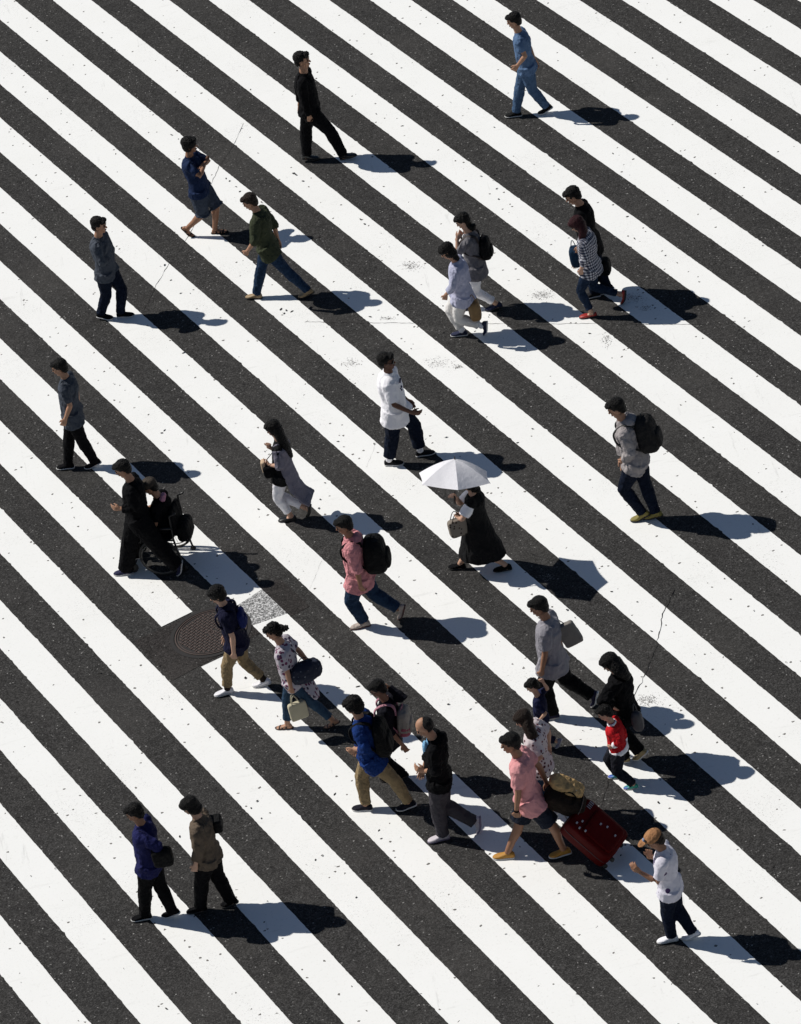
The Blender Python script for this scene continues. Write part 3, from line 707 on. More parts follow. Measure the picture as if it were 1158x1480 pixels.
# 10 -- white tee
s = person('man in a baggy white T-shirt and sunglasses walking right, above the parasol', o=(520, 490), H=1.70, hd=-12,
  head=(282, 232), neck=(300, 350), hip=(372, 820), hy=-5, hp=5,
  legs=[((600, 965), (632, 1165), 0), ((325, 1040), (305, 1262), 0)],
  arms=dict(n=((345, 670), (535, 765), dict(curl=30, tip=(640, 780), le=.24, lw=.2)), f=((400, 650), (545, 730), dict())))
body(s, SK3); hair(s, M_HAIR, 'short', disp=.012)
top(s, WHT, .85, .17, .055, sl=.045, hemr=(.23, .21), disp=.015); bottom(s, DENIM_D, .94, .028); shoes(s, cloth('shoe_black', (.012, .012, .014)), sock=WHT)
b2 = bmesh.new(); c = s.head + s.hu*.006; 
for g in (1, -1): ell(b2, c+s.hf*.094+s.hs*(g*.034), (s.hf, s.hs, s.hu), (.008, .031, .020), 12, 8, .8)
for g in (1, -1): tube(b2, [c+s.hf*.088+s.hs*(g*.062), c+s.hf*.0+s.hs*(g*.082)], .004, None, UP, 6)
solid('sunglasses', b2, plain('lens_black', (.006, .006, .006), .15, 0, 0, 10, 0), s.root)
# small printed marks on the chest
b2 = bmesh.new(); T = torso_pts(s)
for i, (u_, v_, w_, h_) in enumerate([(-.05, .80, .012, .03), (-.03, .805, .010, .03), (-.012, .80, .012, .03), (.008, .80, .010, .03), (.028, .80, .012, .03), (.0, .64, .030, .035), (.06, .655, .016, .02), (.02, .57, .022, .02), (-.03, .60, .016, .03)]):
    ell(b2, T(v_) + s.fw*(.158) + s.nl*(u_+.055), (s.fw, s.nl, s.t), (.010, w_*.6, h_*.5), 8, 6, .6)
solid('shirt_print', b2, plain('print_ink', (.05, .05, .10), .8), s.root)

# 11 -- long cardigan
s = person('woman with long dark hair, long grey cardigan and white trousers, hand at her mouth', o=(350, 590), H=1.58, hd=163,
  head=(328, 212), neck=(385, 335), hip=(425, 735), hp=20, hy=0,
  legs=[((385, 960), (662, 1040), 74), ((450, 960), (505, 1115), 0)],
  arms=dict(n=((405, 600), (295, 595), dict(lw=.10, curl=40, tip=(215, 570), lt=.06)), f=((290, 500), (275, 405), dict(lw=.08, le=.12, curl=50, tip=(285, 335), lt=.02))))
body(s, SK4); hair(s, M_HAIR, 'long', [([(405, 300, .03), (462, 400, .04), (520, 505, .03)], [.095, .095, .085, .035], [.07, .065, .055, .02])])
top(s, cloth('vest_black', (.010, .010, .011)), .3, .06, .012, name='top', hemr=(.17, .14)); bottom(s, WHT, .93, .006)
CARD = cloth('cardigan_grey', (.20, .19, .235), var=.12)
bm = bmesh.new(); k = s.k; T = torso_pts(s)
P = [T(.97)-s.fw*.02, T(.85)-s.fw*.035, T(.55)-s.fw*.045, T(.2)-s.fw*.075, s.pl((548, 795)), s.pl((640, 900)), s.pl((728, 945))]
tube(bm, P, [.09, .165, .155, .165, .18, .19, .18], [.06, .095, .085, .09, .075, .055, .035], s.nl, 24, False)
for i, (S, E, W, sg, ex) in enumerate(s.arms): tube(bm, [S-s.nl*(sg*.05), S, lerp(S, E, .5), lerp(S, E, 1.0), lerp(E, W, .15)], [.07, .078, .070, .068, .07], None, s.nl, 14)
fused('cardigan', bm, CARD, s.root, .0105, .026, .10, 2)
shoes(s, plain('black_leather', (.010, .010, .010), .35), M_SOLE_D, kind='flat_shoe')
P11 = s

# 12 -- parasol
s = person('woman in a long black dress with white sleeves under the white parasol', o=(600, 640), H=1.60, hd=158,
  head=(560, 410), neck=(605, 520), hip=(650, 860), hp=14, hy=0,
  legs=[((590, 1080), (470, 1262), 0), ((790, 1080), (945, 1275), 4)],
  arms=dict(n=((512, 740), (455, 790), dict(lw=.15, curl=60)), f=((500, 640), (432, 580), dict(lw=-.10, le=.12, curl=75, tip=(395, 540), lt=-.11))))
body(s, SK4); hair(s, M_HAIR, 'bob', [([(620, 480), (670, 500)], [.06, .07, .04], [.05, .05, .03])])
for i, (S, E, W, sg, ex) in enumerate(s.arms):
    bm = bmesh.new(); tube(bm, [lerp(S, E, .15), lerp(S, E, .45), lerp(S, E, .80)], [.070, .078, .070], None, s.fw, 14, False); fused('sleeve', bm, WHT, s.root, .009, .012, .05, 1)
DR = cloth('dress_black', (.007, .007, .008), var=.2)
bm = bmesh.new(); T = torso_pts(s)
P = [T(1.0), T(.93), T(.8), T(.55), T(.2), T(-.05), s.pl((665, 960)), s.pl((690, 1090)), s.pl((705, 1165))]
tube(bm, P, [.07, .13, .175, .165, .18, .20, .215, .235, .235], [.065, .09, .130, .125, .15, .175, .215, .275, .31], s.nl, 26, False)
for S, E, W, sg, ex in s.arms: ell(bm, lerp(S, E, .05) - s.nl*(sg*.015), (s.nl, s.fw, s.t), (.085, .080, .085), 14, 10)
fused('dress', bm, DR, s.root, .0105, .03, .11, 2)
shoes(s, BLK, M_SOLE_D); P12 = s

# 13 -- hoodie
s = person('man in a light grey hoodie and yellow trainers at the right edge', o=(840, 560), H=1.82, hd=163,
  head=(368, 215), neck=(438, 350), hip=(590, 785), hp=20, hy=5,
  legs=[((440, 1010), (632, 1300), 22), ((700, 1020), (775, 1295), 10)],
  arms=dict(n=((520, 700), (455, 760), dict(lw=.12)), f=((370, 700), (430, 765), dict(lw=.10, le=.16))))
body(s, SK1); hair(s, M_HAIR, 'short', disp=.008)
def hood(bm): ell(bm, s.neck-s.fw*.09*s.k-s.t*.01*s.k, (s.fw, s.nl, s.t), (.08, .13, .07), 16, 10); tube(bm, [s.neck-s.t*.04, s.neck+s.t*.015], [.095, .085], None, s.nl, 16)
top(s, cloth('hoodie_grey', (.36, .33, .33), var=.12), 1.9, .10, .034, sl=.026, extra=hood, name='hoodie', disp=.024); bottom(s, DENIM_D, 1, .014)
shoes(s, plain('trainer_yellow', (.21, .17, .035), .7), M_SOLE_D)
backpack(s, cloth('pack_grey', (.020, .019, .019), var=.5), .34, .50, .26, .60, 'large dark backpack on the man in the light grey hoodie', strap=plain('strap_black', (.012, .012, .012), .7))

# 14 -- pink shirt
s = person('man in a pink long shirt and blue jeans wearing a big black backpack', o=(460, 730), H=1.70, hd=168,
  head=(268, 212), neck=(335, 340), hip=(445, 810), hp=14, hy=4,
  legs=[((400, 1010), (478, 1212), 0), ((640, 955), (838, 1080), 68)],
  arms=dict(n=((400, 705), (445, 850), dict(curl=50, tip=(475, 910))), f=((400, 680), (450, 790), dict())))
body(s, SK2); hair(s, M_HAIR, 'short', disp=.01)
def hood(bm): ell(bm, s.neck-s.fw*.08*s.k-s.t*.01*s.k, (s.fw, s.nl, s.t), (.075, .12, .06), 16, 10); tube(bm, [s.neck-s.t*.04, s.neck+s.t*.01], [.09, .08], None, s.nl, 16)
top(s, cloth('pink_cotton', (.62, .26, .28), var=.14), 1.15, .14, .038, sl=.034, hemr=(.205, .175), extra=hood, disp=.026); bottom(s, DENIM, .97, .026); shoes(s, cloth('trainer_cream', (.45, .38, .34)), plain('sole_brown', (.11, .055, .05), .8))
backpack(s, PACK, .38, .48, .29, .50, 'big plain black backpack on the man in the pink long shirt')

# 15 -- navy polo
s = person('man in a navy polo shirt, khaki trousers and white shoes by the manhole', o=(270, 830), H=1.66, hd=170,
  head=(318, 212), neck=(385, 325), hip=(540, 725), hp=22, hy=6,
  legs=[((420, 960), (425, 1190), 0), ((695, 905), (805, 1098), 10)],
  arms=dict(n=((475, 640), (492, 830), dict(tip=(502, 920), curl=45)), f=((470, 620), (430, 740), dict())))
body(s, SK4); hair(s, M_HAIR, 'full', disp=.012)
def col(bm): tube(bm, [s.neck-s.t*.03*s.k, s.neck+s.t*.012*s.k], [.075*s.k, .068*s.k], None, s.nl, 16)
top(s, NAVY, .75, .10, .028, extra=col, name='polo_shirt'); bottom(s, KHAKI, .95, .012); shoes(s, plain('white_leather', (.72, .71, .74), .5), sock=cloth('sock_dark', (.03, .02, .015)))
P15 = s
backpack(s, cloth('blue_nylon', (.014, .022, .11)), .24, .24, .09, .58, 'small royal blue bag on the back of the man in the navy polo', strap=NAVY, name='small_bag')

# 16 -- floral top
s = person('woman in a white floral blouse, jeans and sandals, hair blowing back', o=(370, 880), H=1.58, hd=165,
  head=(182, 240), neck=(262, 362), hip=(400, 765), hp=20, hy=4,
  legs=[((325, 960), (328, 1195), 0), ((640, 1000), (800, 1158), 22)],
  arms=dict(n=((335, 690), (368, 830), dict(tip=(398, 930), curl=60)), f=((440, 470), (535, 535), dict(curl=60))))
body(s, SK1); hair(s, M_HAIR, 'short', [([(250, 205), (330, 200)], [.06, .06, .035], [.05, .05, .025])], disp=.03)
FLO = floral('floral_cloth', (.46, .42, .46), ((.02, .02, .06), (.16, .03, .09), (.03, .03, .05)), 21, .46)
top(s, FLO, .75, .08, .030, sl=.035, hemr=(.19, .15), name='blouse'); bottom(s, cloth('denim_mid', (.025, .055, .10), var=.4), .94, .006); shoes(s, plain('sandal_brown', (.035, .015, .01), .6), kind='sandal')
bm = bmesh.new(); tube(bm, [s.pl((470, 720), .0), s.pl((560, 800), .02), s.pl((620, 880), .06), s.pl((640, 930), .08)], [.10, .15, .13, .08], [.05, .03, .025, .02], s.nl, 14)
fused('shirt_tail', bm, FLO, s.root, .009, .02, .07, 1); P16 = s

# 17 -- cobalt shirt
s = person('man in a cobalt blue shirt and khaki trousers with a tall black backpack', o=(480, 970), H=1.72, hd=162,
  head=(228, 362), neck=(288, 490), hip=(440, 955), hp=22, hy=-4,
  legs=[((300, 1180), (352, 1392), 0), ((655, 1140), (798, 1365), 14)],
  arms=dict(n=((300, 800), (238, 815), dict(lw=.16, curl=60, tip=(200, 840))), f=((330, 760), (280, 830), dict())))
body(s, SK1); hair(s, M_HAIR, 'full', disp=.022)
top(s, cloth('cobalt', (.008, .034, .16), var=.25), 1.5, .13, .032, sl=.026, disp=.022); bottom(s, KHAKI, .97, .016); shoes(s, cloth('canvas_black', (.012, .012, .02)))
backpack(s, PACK, .34, .50, .16, .48, 'tall black backpack on the man in the cobalt blue shirt')

# 18 -- dark top, white and pink pack
s = person('woman in black with glasses touching the back of her head', o=(480, 970), H=1.54, hd=165,
  head=(478, 185), neck=(552, 305), hip=(615, 725), hp=22, hy=6,
  legs=[((585, 920), (628, 1085), 0), ((670, 920), (725, 1062), 16)],
  arms=dict(n=((680, 760), (858, 985), dict(tip=(905, 1020), le=.2, lw=.25)), f=((680, 400), (585, 165), dict(lw=.12, le=.12, curl=30, tip=(560, 140), lt=.08))))
body(s, SK2); hair(s, M_HAIR, 'short', disp=.012); top(s, cloth('top_black', (.006, .006, .011)), (1.3, 1.9), .12, .03); bottom(s, BLK, 1, .02); shoes(s, BLK, M_SOLE_D)
b2 = bmesh.new(); c = s.head + s.hu*.006*s.k
for g in (1, -1):
    P = [c+s.hf*.096+s.hs*(g*.034)+s.hs*(.022*math.cos(a))+s.hu*(.017*math.sin(a)) for a in [i*6.283/10 for i in range(11)]]; tube(b2, P, .0022, None, s.hf, 6, False)
    tube(b2, [c+s.hf*.094+s.hs*(g*.056), c+s.hs*(g*.078)], .0025, None, UP, 6)
solid('glasses', b2, M_EYE, s.root)
backpack(s, cloth('pack_cream', (.34, .31, .27)), .30, .36, .16, .40, 'round cream and pink backpack with a black top on the woman in black', lower=cloth('pack_pink', (.34, .09, .13)), strap=cloth('strap_pink', (.45, .22, .27))); P18 = s

# 19 -- balding man
s = person('balding man in a black hooded jacket, grey trousers and white slip-ons', o=(570, 1020), H=1.74, hd=170,
  head=(318, 222), neck=(405, 345), hip=(475, 780), hp=24, hy=6,
  legs=[((455, 1080), (505, 1335), 0), ((520, 1120), (832, 1212), 82)],
  arms=dict(n=((425, 650), (322, 680), dict(tip=(262, 668), lw=.10, curl=45)), f=((330, 600), (300, 680), dict())))
body(s, SK1); hair(s, M_HAIR, 'bald', disp=.006)
def hood(bm): ell(bm, s.neck-s.fw*.09*s.k-s.t*.01*s.k, (s.fw, s.nl, s.t), (.08, .12, .07), 16, 10)
top(s, BLK, 1.45, .10, .034, sl=.030, extra=hood, name='jacket', disp=.024); bottom(s, cloth('grey_trousers', (.050, .046, .055), var=.3), 1, .024); shoes(s, plain('slip_on_white', (.55, .50, .54), .6), plain('sole_lilac', (.20, .17, .24), .7))
bm = bmesh.new(); T = torso_pts(s)
ell(bm, T(.80)+s.fw*.112+s.nl*.035, (s.fw, s.nl, s.t), (.040, .055, .12), 14, 10); ell(bm, T(.95)+s.fw*.045, (s.fw, s.nl, s.t), (.045, .075, .04), 12, 8)
fused('undershirt', bm, cloth('shirt_sky', (.19, .40, .62), var=.1), s.root, .008, .006, .05, 1)

# 20 -- grey tee
s = person('tall man in a grey T-shirt and black trousers holding the hand of a small boy', o=(730, 850), H=1.76, hd=163,
  head=(352, 195), neck=(428, 325), hip=(500, 820), hp=16, hy=4,
  legs=[((470, 1080), (498, 1300), 0), ((720, 965), (898, 1120), 72)],
  arms=dict(n=((415, 680), (385, 870), dict(tip=(378, 950), curl=60)), f=((560, 560), (600, 640), dict())))
body(s, SK2); hair(s, M_HAIR, 'short', disp=.008); top(s, GREYT, .75, .14, .042, sl=.035, hemr=(.21, .19), disp=.022); bottom(s, BLK, 1, .026); shoes(s, cloth('shoe_navy', (.02, .02, .05)))
P20 = s
# 21 -- small boy
s = person('small boy in a navy shirt whose hand the tall man in grey holds', o=(730, 850), H=1.06, hd=163,
  head=(285, 1022), neck=(340, 1130), hip=(395, 1370), hp=26, hy=10,
  legs=[((400, 1500), (430, 1640), 0), ((455, 1500), (545, 1600), 60)],
  arms=dict(n=((385, 1270), (370, 1370), dict()), f=((440, 1080), (400, 985), dict(lw=-.05, le=.10, curl=50, tip=(385, 960), lt=-.05))))
body(s, SK4, vox=.0055); hair(s, M_HAIR, 'short', disp=.014); top(s, cloth('navy_boy', (.010, .013, .045)), .9, .06, .03, name='shirt'); bottom(s, cloth('navy_pants', (.012, .014, .035)), .95, .02); shoes(s, cloth('trainer_grey', (.25, .25, .33)))

# 22 -- long hair, spotted top
s = person('woman with long dark hair and a white spotted blouse behind the man in salmon', o=(690, 1020), H=1.60, hd=165,
  head=(482, 140), neck=(565, 240), hip=(672, 640), hp=24, hy=8,
  legs=[((660, 860), (700, 1080), 0), ((745, 850), (800, 1075), 35)],
  arms=dict(n=((585, 500), (540, 610), dict()), f=((722, 255), (745, 400), dict())))
body(s, SK4); hair(s, H_BR, 'long', [([(530, 215, .06), (575, 310, .12), (612, 390, .14)], [.09, .095, .09, .06], [.07, .07, .065, .04])], disp=.006)
top(s, floral('spotted_cloth', (.60, .53, .54), ((.04, .012, .02), (.18, .05, .07), (.07, .02, .03)), 24, .40), .85, .09, .036, sl=.045, name='blouse', hemr=(.19, .16)); bottom(s, DENIM, .95, .008); shoes(s, cloth('trainer_white', (.5, .5, .55)))

# 23 -- pink tee, shorts
s = person('man in a salmon T-shirt and navy shorts pulling the red suitcase', o=(690, 1020), H=1.76, hd=166,
  head=(345, 392), neck=(425, 530), hip=(565, 1035), hp=8, hy=6,
  legs=[((425, 1330), (318, 1530), 0), ((770, 1230), (900, 1495), 6)],
  arms=dict(n=((395, 920), (408, 1130), dict(tip=(425, 1220), curl=50)), f=((690, 690), (765, 850), dict(curl=70))))
body(s, SK2); hair(s, M_HAIR, 'short', fringe=True, disp=.008)
def col(bm): tube(bm, [s.neck-s.t*.03*s.k, s.neck+s.t*.008*s.k], [.075*s.k, .068*s.k], None, s.nl, 16)
top(s, cloth('salmon', (.66, .30, .31), var=.08, wr=.5), .72, .12, .034, sl=.034, hemr=(.195, .165), extra=col, disp=.018); bottom(s, cloth('shorts_navy', (.013, .017, .030)), .46, .026, .112, name='shorts'); shoes(s, plain('mustard_suede', (.42, .20, .025), .7), sock=None)
b2 = bmesh.new(); S, E, W, sg, ex = s.arms[0]; tube(b2, [lerp(E, W, .90), lerp(E, W, .99)], .032*s.k, None, s.nl, 12, False); solid('wristband', b2, BLK, s.root)
P23 = s

# 26 -- woman in black
s = person('woman all in black with long black hair, behind the boy in the red jacket', o=(820, 940), H=1.66, hd=160,
  head=(450, 130), neck=(520, 235), hip=(600, 640), hp=30, hy=14,
  legs=[((560, 870), (590, 1110), 0), ((690, 850), (755, 1050), 42)],
  arms=dict(n=((465, 440), (470, 590), dict()), f=((600, 430), (640, 600), dict())))
body(s, SK4); hair(s, M_HAIR, 'long', [([(525, 170, .03), (580, 225, .05), (635, 280, .05)], [.10, .11, .11, .06], [.08, .08, .07, .04])])
top(s, BLK, 1.9, .16, .050, sl=.035, hemr=(.22, .20), name='coat', disp=.03); bottom(s, BLK, 1, .03); shoes(s, plain('gold_leather', (.30, .22, .10), .5)); P26 = s
# 27 -- boy in red
s = person('boy in a red and white track jacket with dark trousers and bright blue trainers', o=(820, 940), H=1.19, hd=158,
  head=(392, 655), neck=(462, 755), hip=(545, 1040), hp=26, hy=4,
  legs=[((495, 1180), (520, 1290), 8), ((605, 1210), (695, 1400), 0)],
  arms=dict(n=((500, 905), (478, 1000), dict(curl=50)), f=((590, 880), (610, 980), dict())))
body(s, SK4, vox=.0055); hair(s, M_HAIR, 'short', disp=.012)
top(s, cloth('jacket_red', (.50, .012, .018), var=.12), 1.6, .02, .040, sl=.03, name='jacket'); bottom(s, cloth('track_navy', (.012, .013, .020)), .97, .026)
bm = bmesh.new(); T = torso_pts(s); k = s.k
tube(bm, [T(.965), T(1.0)+s.t*.012], [.105*k, .088*k], [.085*k, .078*k], s.nl, 18, False); fused('collar', bm, WHT, s.root, .007, 0, .05, 1)
bm = bmesh.new(); tube(bm, [T(-.10), T(.0), T(.07)], [.195*k, .205*k, .200*k], [.160*k, .165*k, .160*k], s.nl, 20, False); fused('waistband', bm, WHT, s.root, .008, .006, .05, 1)
for i, (S, E, W, sg, ex) in enumerate(s.arms):
    bm = bmesh.new(); tube(bm, [lerp(E, W, .55), lerp(E, W, .75), lerp(E, W, .92)], [.060*k, .058*k, .054*k], None, s.nl, 14, False); fused('cuff', bm, WHT, s.root, .007, .008, .05, 1)
def blue_green():
    m, nt, b = new_mat('shoe_blue_green'); co = nd(nt, 'ShaderNodeTexCoord').outputs['Object']; sx = nd(nt, 'ShaderNodeSeparateXYZ'); nt.links.new(co, sx.inputs[0])
    ns = noise_n(nt, co, 7, 2); nt.links.new(ramp(nt, ns, [(.42, (.03, .05, .42)), (.56, (.02, .30, .22))]), b.inputs['Base Color']); b.inputs['Roughness'].default_value = .5; return m
shoes(s, blue_green())
bm = bmesh.new(); hj, K, A, pitch, sg = s.legs[0]; tube(bm, [lerp(hj, K, .80), lerp(hj, K, .86)], .078*k, None, s.nl, 16, False); solid('knee_stripe', bm, WHT, s.root)

# 28 -- cap, bottom right
s = person('person in a tan cap and white patterned shirt at the bottom right corner', o=(800, 1060), H=1.60, hd=165,
  head=(1062, 1115), neck=(1135, 1215), hip=(1225, 1620), hp=26, hy=6,
  legs=[((1190, 1870), (1235, 2110), 0), ((1330, 1850), (1450, 2070), 25)],
  arms=dict(n=((1080, 1560), (905, 1450), dict(tip=(840, 1395), lw=.16)), f=((985, 1450), (1000, 1290), dict(tip=(1000, 1220), lw=.10))))
body(s, SK2); hair(s, H_BR, 'short'); top(s, floral('shirt_pattern', (.66, .64, .72), ((.05, .03, .16), (.06, .03, .10), (.2, .2, .3)), 9, .30), .8, .12, .034, name='shirt'); bottom(s, DENIM_D); shoes(s, WHT)
bm = bmesh.new(); f, sd, u, c = s.hf, s.hs, s.hu, s.head
ell(bm, c+u*.062-f*.012, (f, sd, u), (.112, .094, .075), 20, 12); ell(bm, c+u*.052+f*.125, (f, sd, u), (.075, .075, .010), 18, 8)
fused('cap', bm, cloth('cap_tan', (.36, .18, .085), var=.35, scale=20), s.root, .008, .006, .05, 1)
bm = bmesh.new(); ell(bm, c+u*.095+f*.082+sd*(.03 if sd.dot(s.nl) > 0 else -.03), (f, sd, u), (.018, .028, .022), 12, 8); solid('cap_badge', bm, plain('badge_blue', (.22, .28, .42), .7), s.root)

# 29 -- beige jacket, bottom left
s = person('woman with a black bob in a beige jacket and black trousers at the bottom left', o=(200, 1110), H=1.65, hd=163,
  head=(548, 400), neck=(622, 520), hip=(735, 930), hp=30, hy=2,
  legs=[((660, 1200), (650, 1440), 0), ((850, 1170), (960, 1370), 22)],
  arms=dict(n=((635, 830), (600, 1010), dict()), f=((700, 780), (690, 940), dict())))
body(s, SK4); hair(s, M_HAIR, 'bob', disp=.010); top(s, cloth('beige_cotton', (.12, .092, .068), var=.25), 1.7, .10, .042, sl=.03, hemr=(.20, .18), name='jacket', disp=.024); bottom(s, BLK, 1, .025); shoes(s, BLK, M_SOLE_D); P29 = s

# 30 -- blue sleeve, bottom left edge
s = person('person in a dark blue jacket at the lower left edge with a black satchel', o=(200, 1110), H=1.66, hd=163,
  head=(-40, 470), neck=(30, 590), hip=(130, 1020), hp=20, legs=[((50, 1280), (70, 1520), 0), ((240, 1260), (350, 1480), 20)],
  arms=dict(n=((165, 800), (215, 950), dict()), f=((110, 860), (60, 980), dict())))
body(s, SK2); hair(s, M_HAIR); top(s, cloth('jacket_blue', (.012, .014, .075)), 1.9, .10, .04, sl=.03, name='jacket'); bottom(s, BLK, 1, .02); shoes(s, BLK); P30 = s

# 31 -- pusher beside the wheelchair
s = person('person in black beside the wheelchair, rear foot lifted on its toe', o=(200, 670), H=1.68, hd=168,
  head=(-165, 55), neck=(-82, 180), hip=(10, 600), hp=20, legs=[((-90, 850), (-130, 1100), 0), ((150, 870), (395, 1060), 72)],
  arms=dict(n=((-90, 400), (-180, 470), dict()), f=((20, 340), (60, 440), dict())))
body(s, SK1); hair(s, M_HAIR); top(s, BLK, 1.9, .12, .045, sl=.03, name='coat'); bottom(s, BLK, 1, .05); shoes(s, cloth('shoe_indigo', (.03, .03, .07)))
# 32 -- further left
s = person('person beyond the wheelchair, outside the left edge, casting a head shadow', o=(520, 490), off=(-467, 8), H=1.68, hd=165,
  head=(240, 240), neck=(300, 350), hip=(390, 800), legs=[((330, 1020), (330, 1240), 0), ((520, 1020), (600, 1210), 18)],
  arms=dict(n=((350, 640), (300, 780), dict()), f=((420, 620), (480, 760), dict())))
body(s, SK1); hair(s, M_HAIR); top(s, cloth('shirt_slate', (.06, .07, .09)), .8, .12, .03); bottom(s, BLK); shoes(s, BLK)
# ------------------------------------------------------------------ things carried or wheeled
def thing(name, P, label, cat, group=None): return tag(empty(name, P), label, cat, group)
def lpx(s, x, y, lat=0.0, o=None):
    """world point on a plane parallel to the walker's own"""
    return s.P0 + (s.pl((x, y), lat))

# white parasol
s = P12; A = lpx(s, 415, 172, -.05); Hd = lpx(s, 414, 560, .11)
ax = (A-Hd).normalized(); par = thing('parasol', Hd, 'open white parasol held over the woman in the long black dress', 'parasol')
sd = ortho(Vector((1, 0, 0)), ax); dp = ax.cross(sd)
dp = dp if dp.y > 0 else -dp
bm = bmesh.new(); RR, DR_, NS, NG, a0 = .49, .245, 6, 10, R(-90)
pt = lambda r, a, z: (A-Hd) + sd*(r*math.cos(a)) + dp*(r*math.sin(a)) + ax*z
apex = bm.verts.new(A-Hd); prev = None; ringp = None
rows = []
for i in range(1, NG+1):
    t = i/NG; row = []
    for g in range(NS):
        for q in range(8):
            u = q/8; ang = a0 + 2*math.pi*(g+u)/NS; sag = math.sin(math.pi*u)
            rr_ = RR*t*(math.cos(math.pi/NS)/math.cos(2*math.pi/NS*(u-.5)))*(1+ (1-math.cos(math.pi*(u*2-1)))*0 ) * (1 - .035*sag*t)
            row.append(bm.verts.new(pt(rr_, ang, -DR_*(t**1.45) - .012*sag*t)))
    rows.append(row)
n = NS*8
for j in range(n): bm.faces.new((apex, rows[0][j], rows[0][(j+1) % n]))
for a, b in zip(rows, rows[1:]):
    for j in range(n): bm.faces.new((a[j], b[j], b[(j+1) % n], a[(j+1) % n]))
def canopy_mat():
    m, nt, b = new_mat('canopy_white'); co = nd(nt, 'ShaderNodeTexCoord').outputs['Object']
    b.inputs['Base Color'].default_value = (.92, .91, .95, 1); b.inputs['Roughness'].default_value = .7
    tr = nd(nt, 'ShaderNodeBsdfTranslucent'); tr.inputs[0].default_value = (.85, .84, .92, 1)
    mx = nd(nt, 'ShaderNodeMixShader'); mx.inputs[0].default_value = .25; out = nt.nodes['Material Output']
    nt.links.new(b.outputs[0], mx.inputs[1]); nt.links.new(tr.outputs[0], mx.inputs[2]); nt.links.new(mx.outputs[0], out.inputs[0])
    bump(nt, b, noise_n(nt, co, 9, 4, .6), .5, .02); return m
for row_a, row_b in zip(rows, rows[1:]):
    for g in range(NS):
        e_ = bm.edges.get((row_a[g*8], row_b[g*8]))
        if e_: e_.smooth = False
cn = solid('canopy', bm, canopy_mat(), par)
for i in range(0, 0): pass
for g in range(NS):
    ang = a0 + 2*math.pi*g/NS; bm = bmesh.new()
    tube(bm, [pt(RR*t*.99, ang, -DR_*(t**1.45)-.006) for t in (0.02, .25, .5, .75, 1.0)], .0028, None, sd, 6); solid('rib', bm, plain('steel_dark', (.08, .08, .08), .4, .8), par)
bm = bmesh.new(); tube(bm, [Vector((0, 0, 0))-ax*.05, A-Hd+ax*.02], .0055, None, sd, 8); solid('shaft', bm, MATS['steel_dark'], par)
bm = bmesh.new(); tube(bm, [-ax*.10, -ax*.04, ax*.05], [.012, .015, .012], None, sd, 10); solid('handle', bm, plain('handle_dark', (.03, .02, .015), .4), par)
bm = bmesh.new(); tube(bm, [A-Hd-ax*.004, A-Hd+ax*.035], [.009, .006], None, sd, 8); solid('ferrule', bm, MATS['handle_dark'], par)

def soft_bag(name, P, axes, r, mat, label, cat=None, e=.55, taper=.0, handles=None, hm=None, disp=.01, group=None):
    root = thing(name, P, label, cat or name.replace('_', ' '), group); bm = bmesh.new()
    ell(bm, Vector(), axes, r, 22, 14, e, taper); fused('bag_body', bm, mat, root, .009, disp, .06, 1)
    for H_ in (handles or []):
        bm = bmesh.new(); tube(bm, [h-P for h in H_], .006, .006, axes[0], 6, False); solid('handle', bm, hm or mat, root)
    return root
def arc(a, b, up, h, n=8): return [lerp(a, b, i/n) + up*(h*math.sin(math.pi*i/n)) for i in range(n+1)]
def axes_of(s, yaw=0):
    f = Matrix.Rotation(R(yaw), 3, 'Z') @ s.hv; return (f, UP.cross(f), UP)

# black dress woman's handbag
M_PRINT = floral('bag_print', (.20, .17, .14), ((.015, .012, .01), (.05, .03, .02), (.02, .02, .02)), 26, .36)
axs = axes_of(P12, 35); c = lpx(P12, 450, 880, .17)
top1, top2 = c+axs[0]*.07+UP*.11, c-axs[0]*.07+UP*.11
soft_bag('handbag', c, axs, (.125, .055, .125), M_PRINT, 'boxy brown patterned handbag on the arm of the woman under the parasol', e=.35, handles=[arc(top1+axs[1]*g, top2+axs[1]*g, UP, .11) for g in (.035, -.035)], hm=plain('strap_brown', (.03, .02, .018), .7), disp=.004)
# tan handbag of the woman in lavender
axs = axes_of(P6, 10); c = lpx(P6, 622, 1065, .05)
soft_bag('handbag', c, axs, (.085, .12, .16), plain('tan_hide', (.20, .115, .040), .6, 0, .3, 14), 'tan leather bucket bag swinging behind the woman in lavender', e=.6, taper=-.0, handles=[arc(c+UP*.13+axs[0]*.04+axs[1]*g, c+UP*.13-axs[0]*.05+axs[1]*g, UP, .14) for g in (.05, -.05)], disp=.008)
# items of the long-cardigan woman
s = P11; axs = axes_of(s, 20); c = lpx(s, 305, 655, .10)
soft_bag('shoulder_bag', c, axs, (.105, .055, .085), BLK, 'black leather shoulder bag in front of the woman in the long cardigan', e=.45, handles=[[c+UP*.07+axs[0]*.06, lerp(c, s.P0+s.sh, .5)+s.fw*.1+s.nl*.05, s.P0+s.sh+s.nl*.11+s.t*.045, s.P0+s.sh-s.fw*.12+s.nl*.05-s.t*.1, c+UP*.06-axs[0]*.08]], disp=.004)
c = lpx(s, 228, 605, .06); axs = axes_of(s, 8)
soft_bag('paper_bag', c, axs, (.030, .060, .085), plain('kraft_paper', (.62, .45, .30), .8), 'pale paper bag held up by the woman in the long cardigan', e=.3, disp=.006)
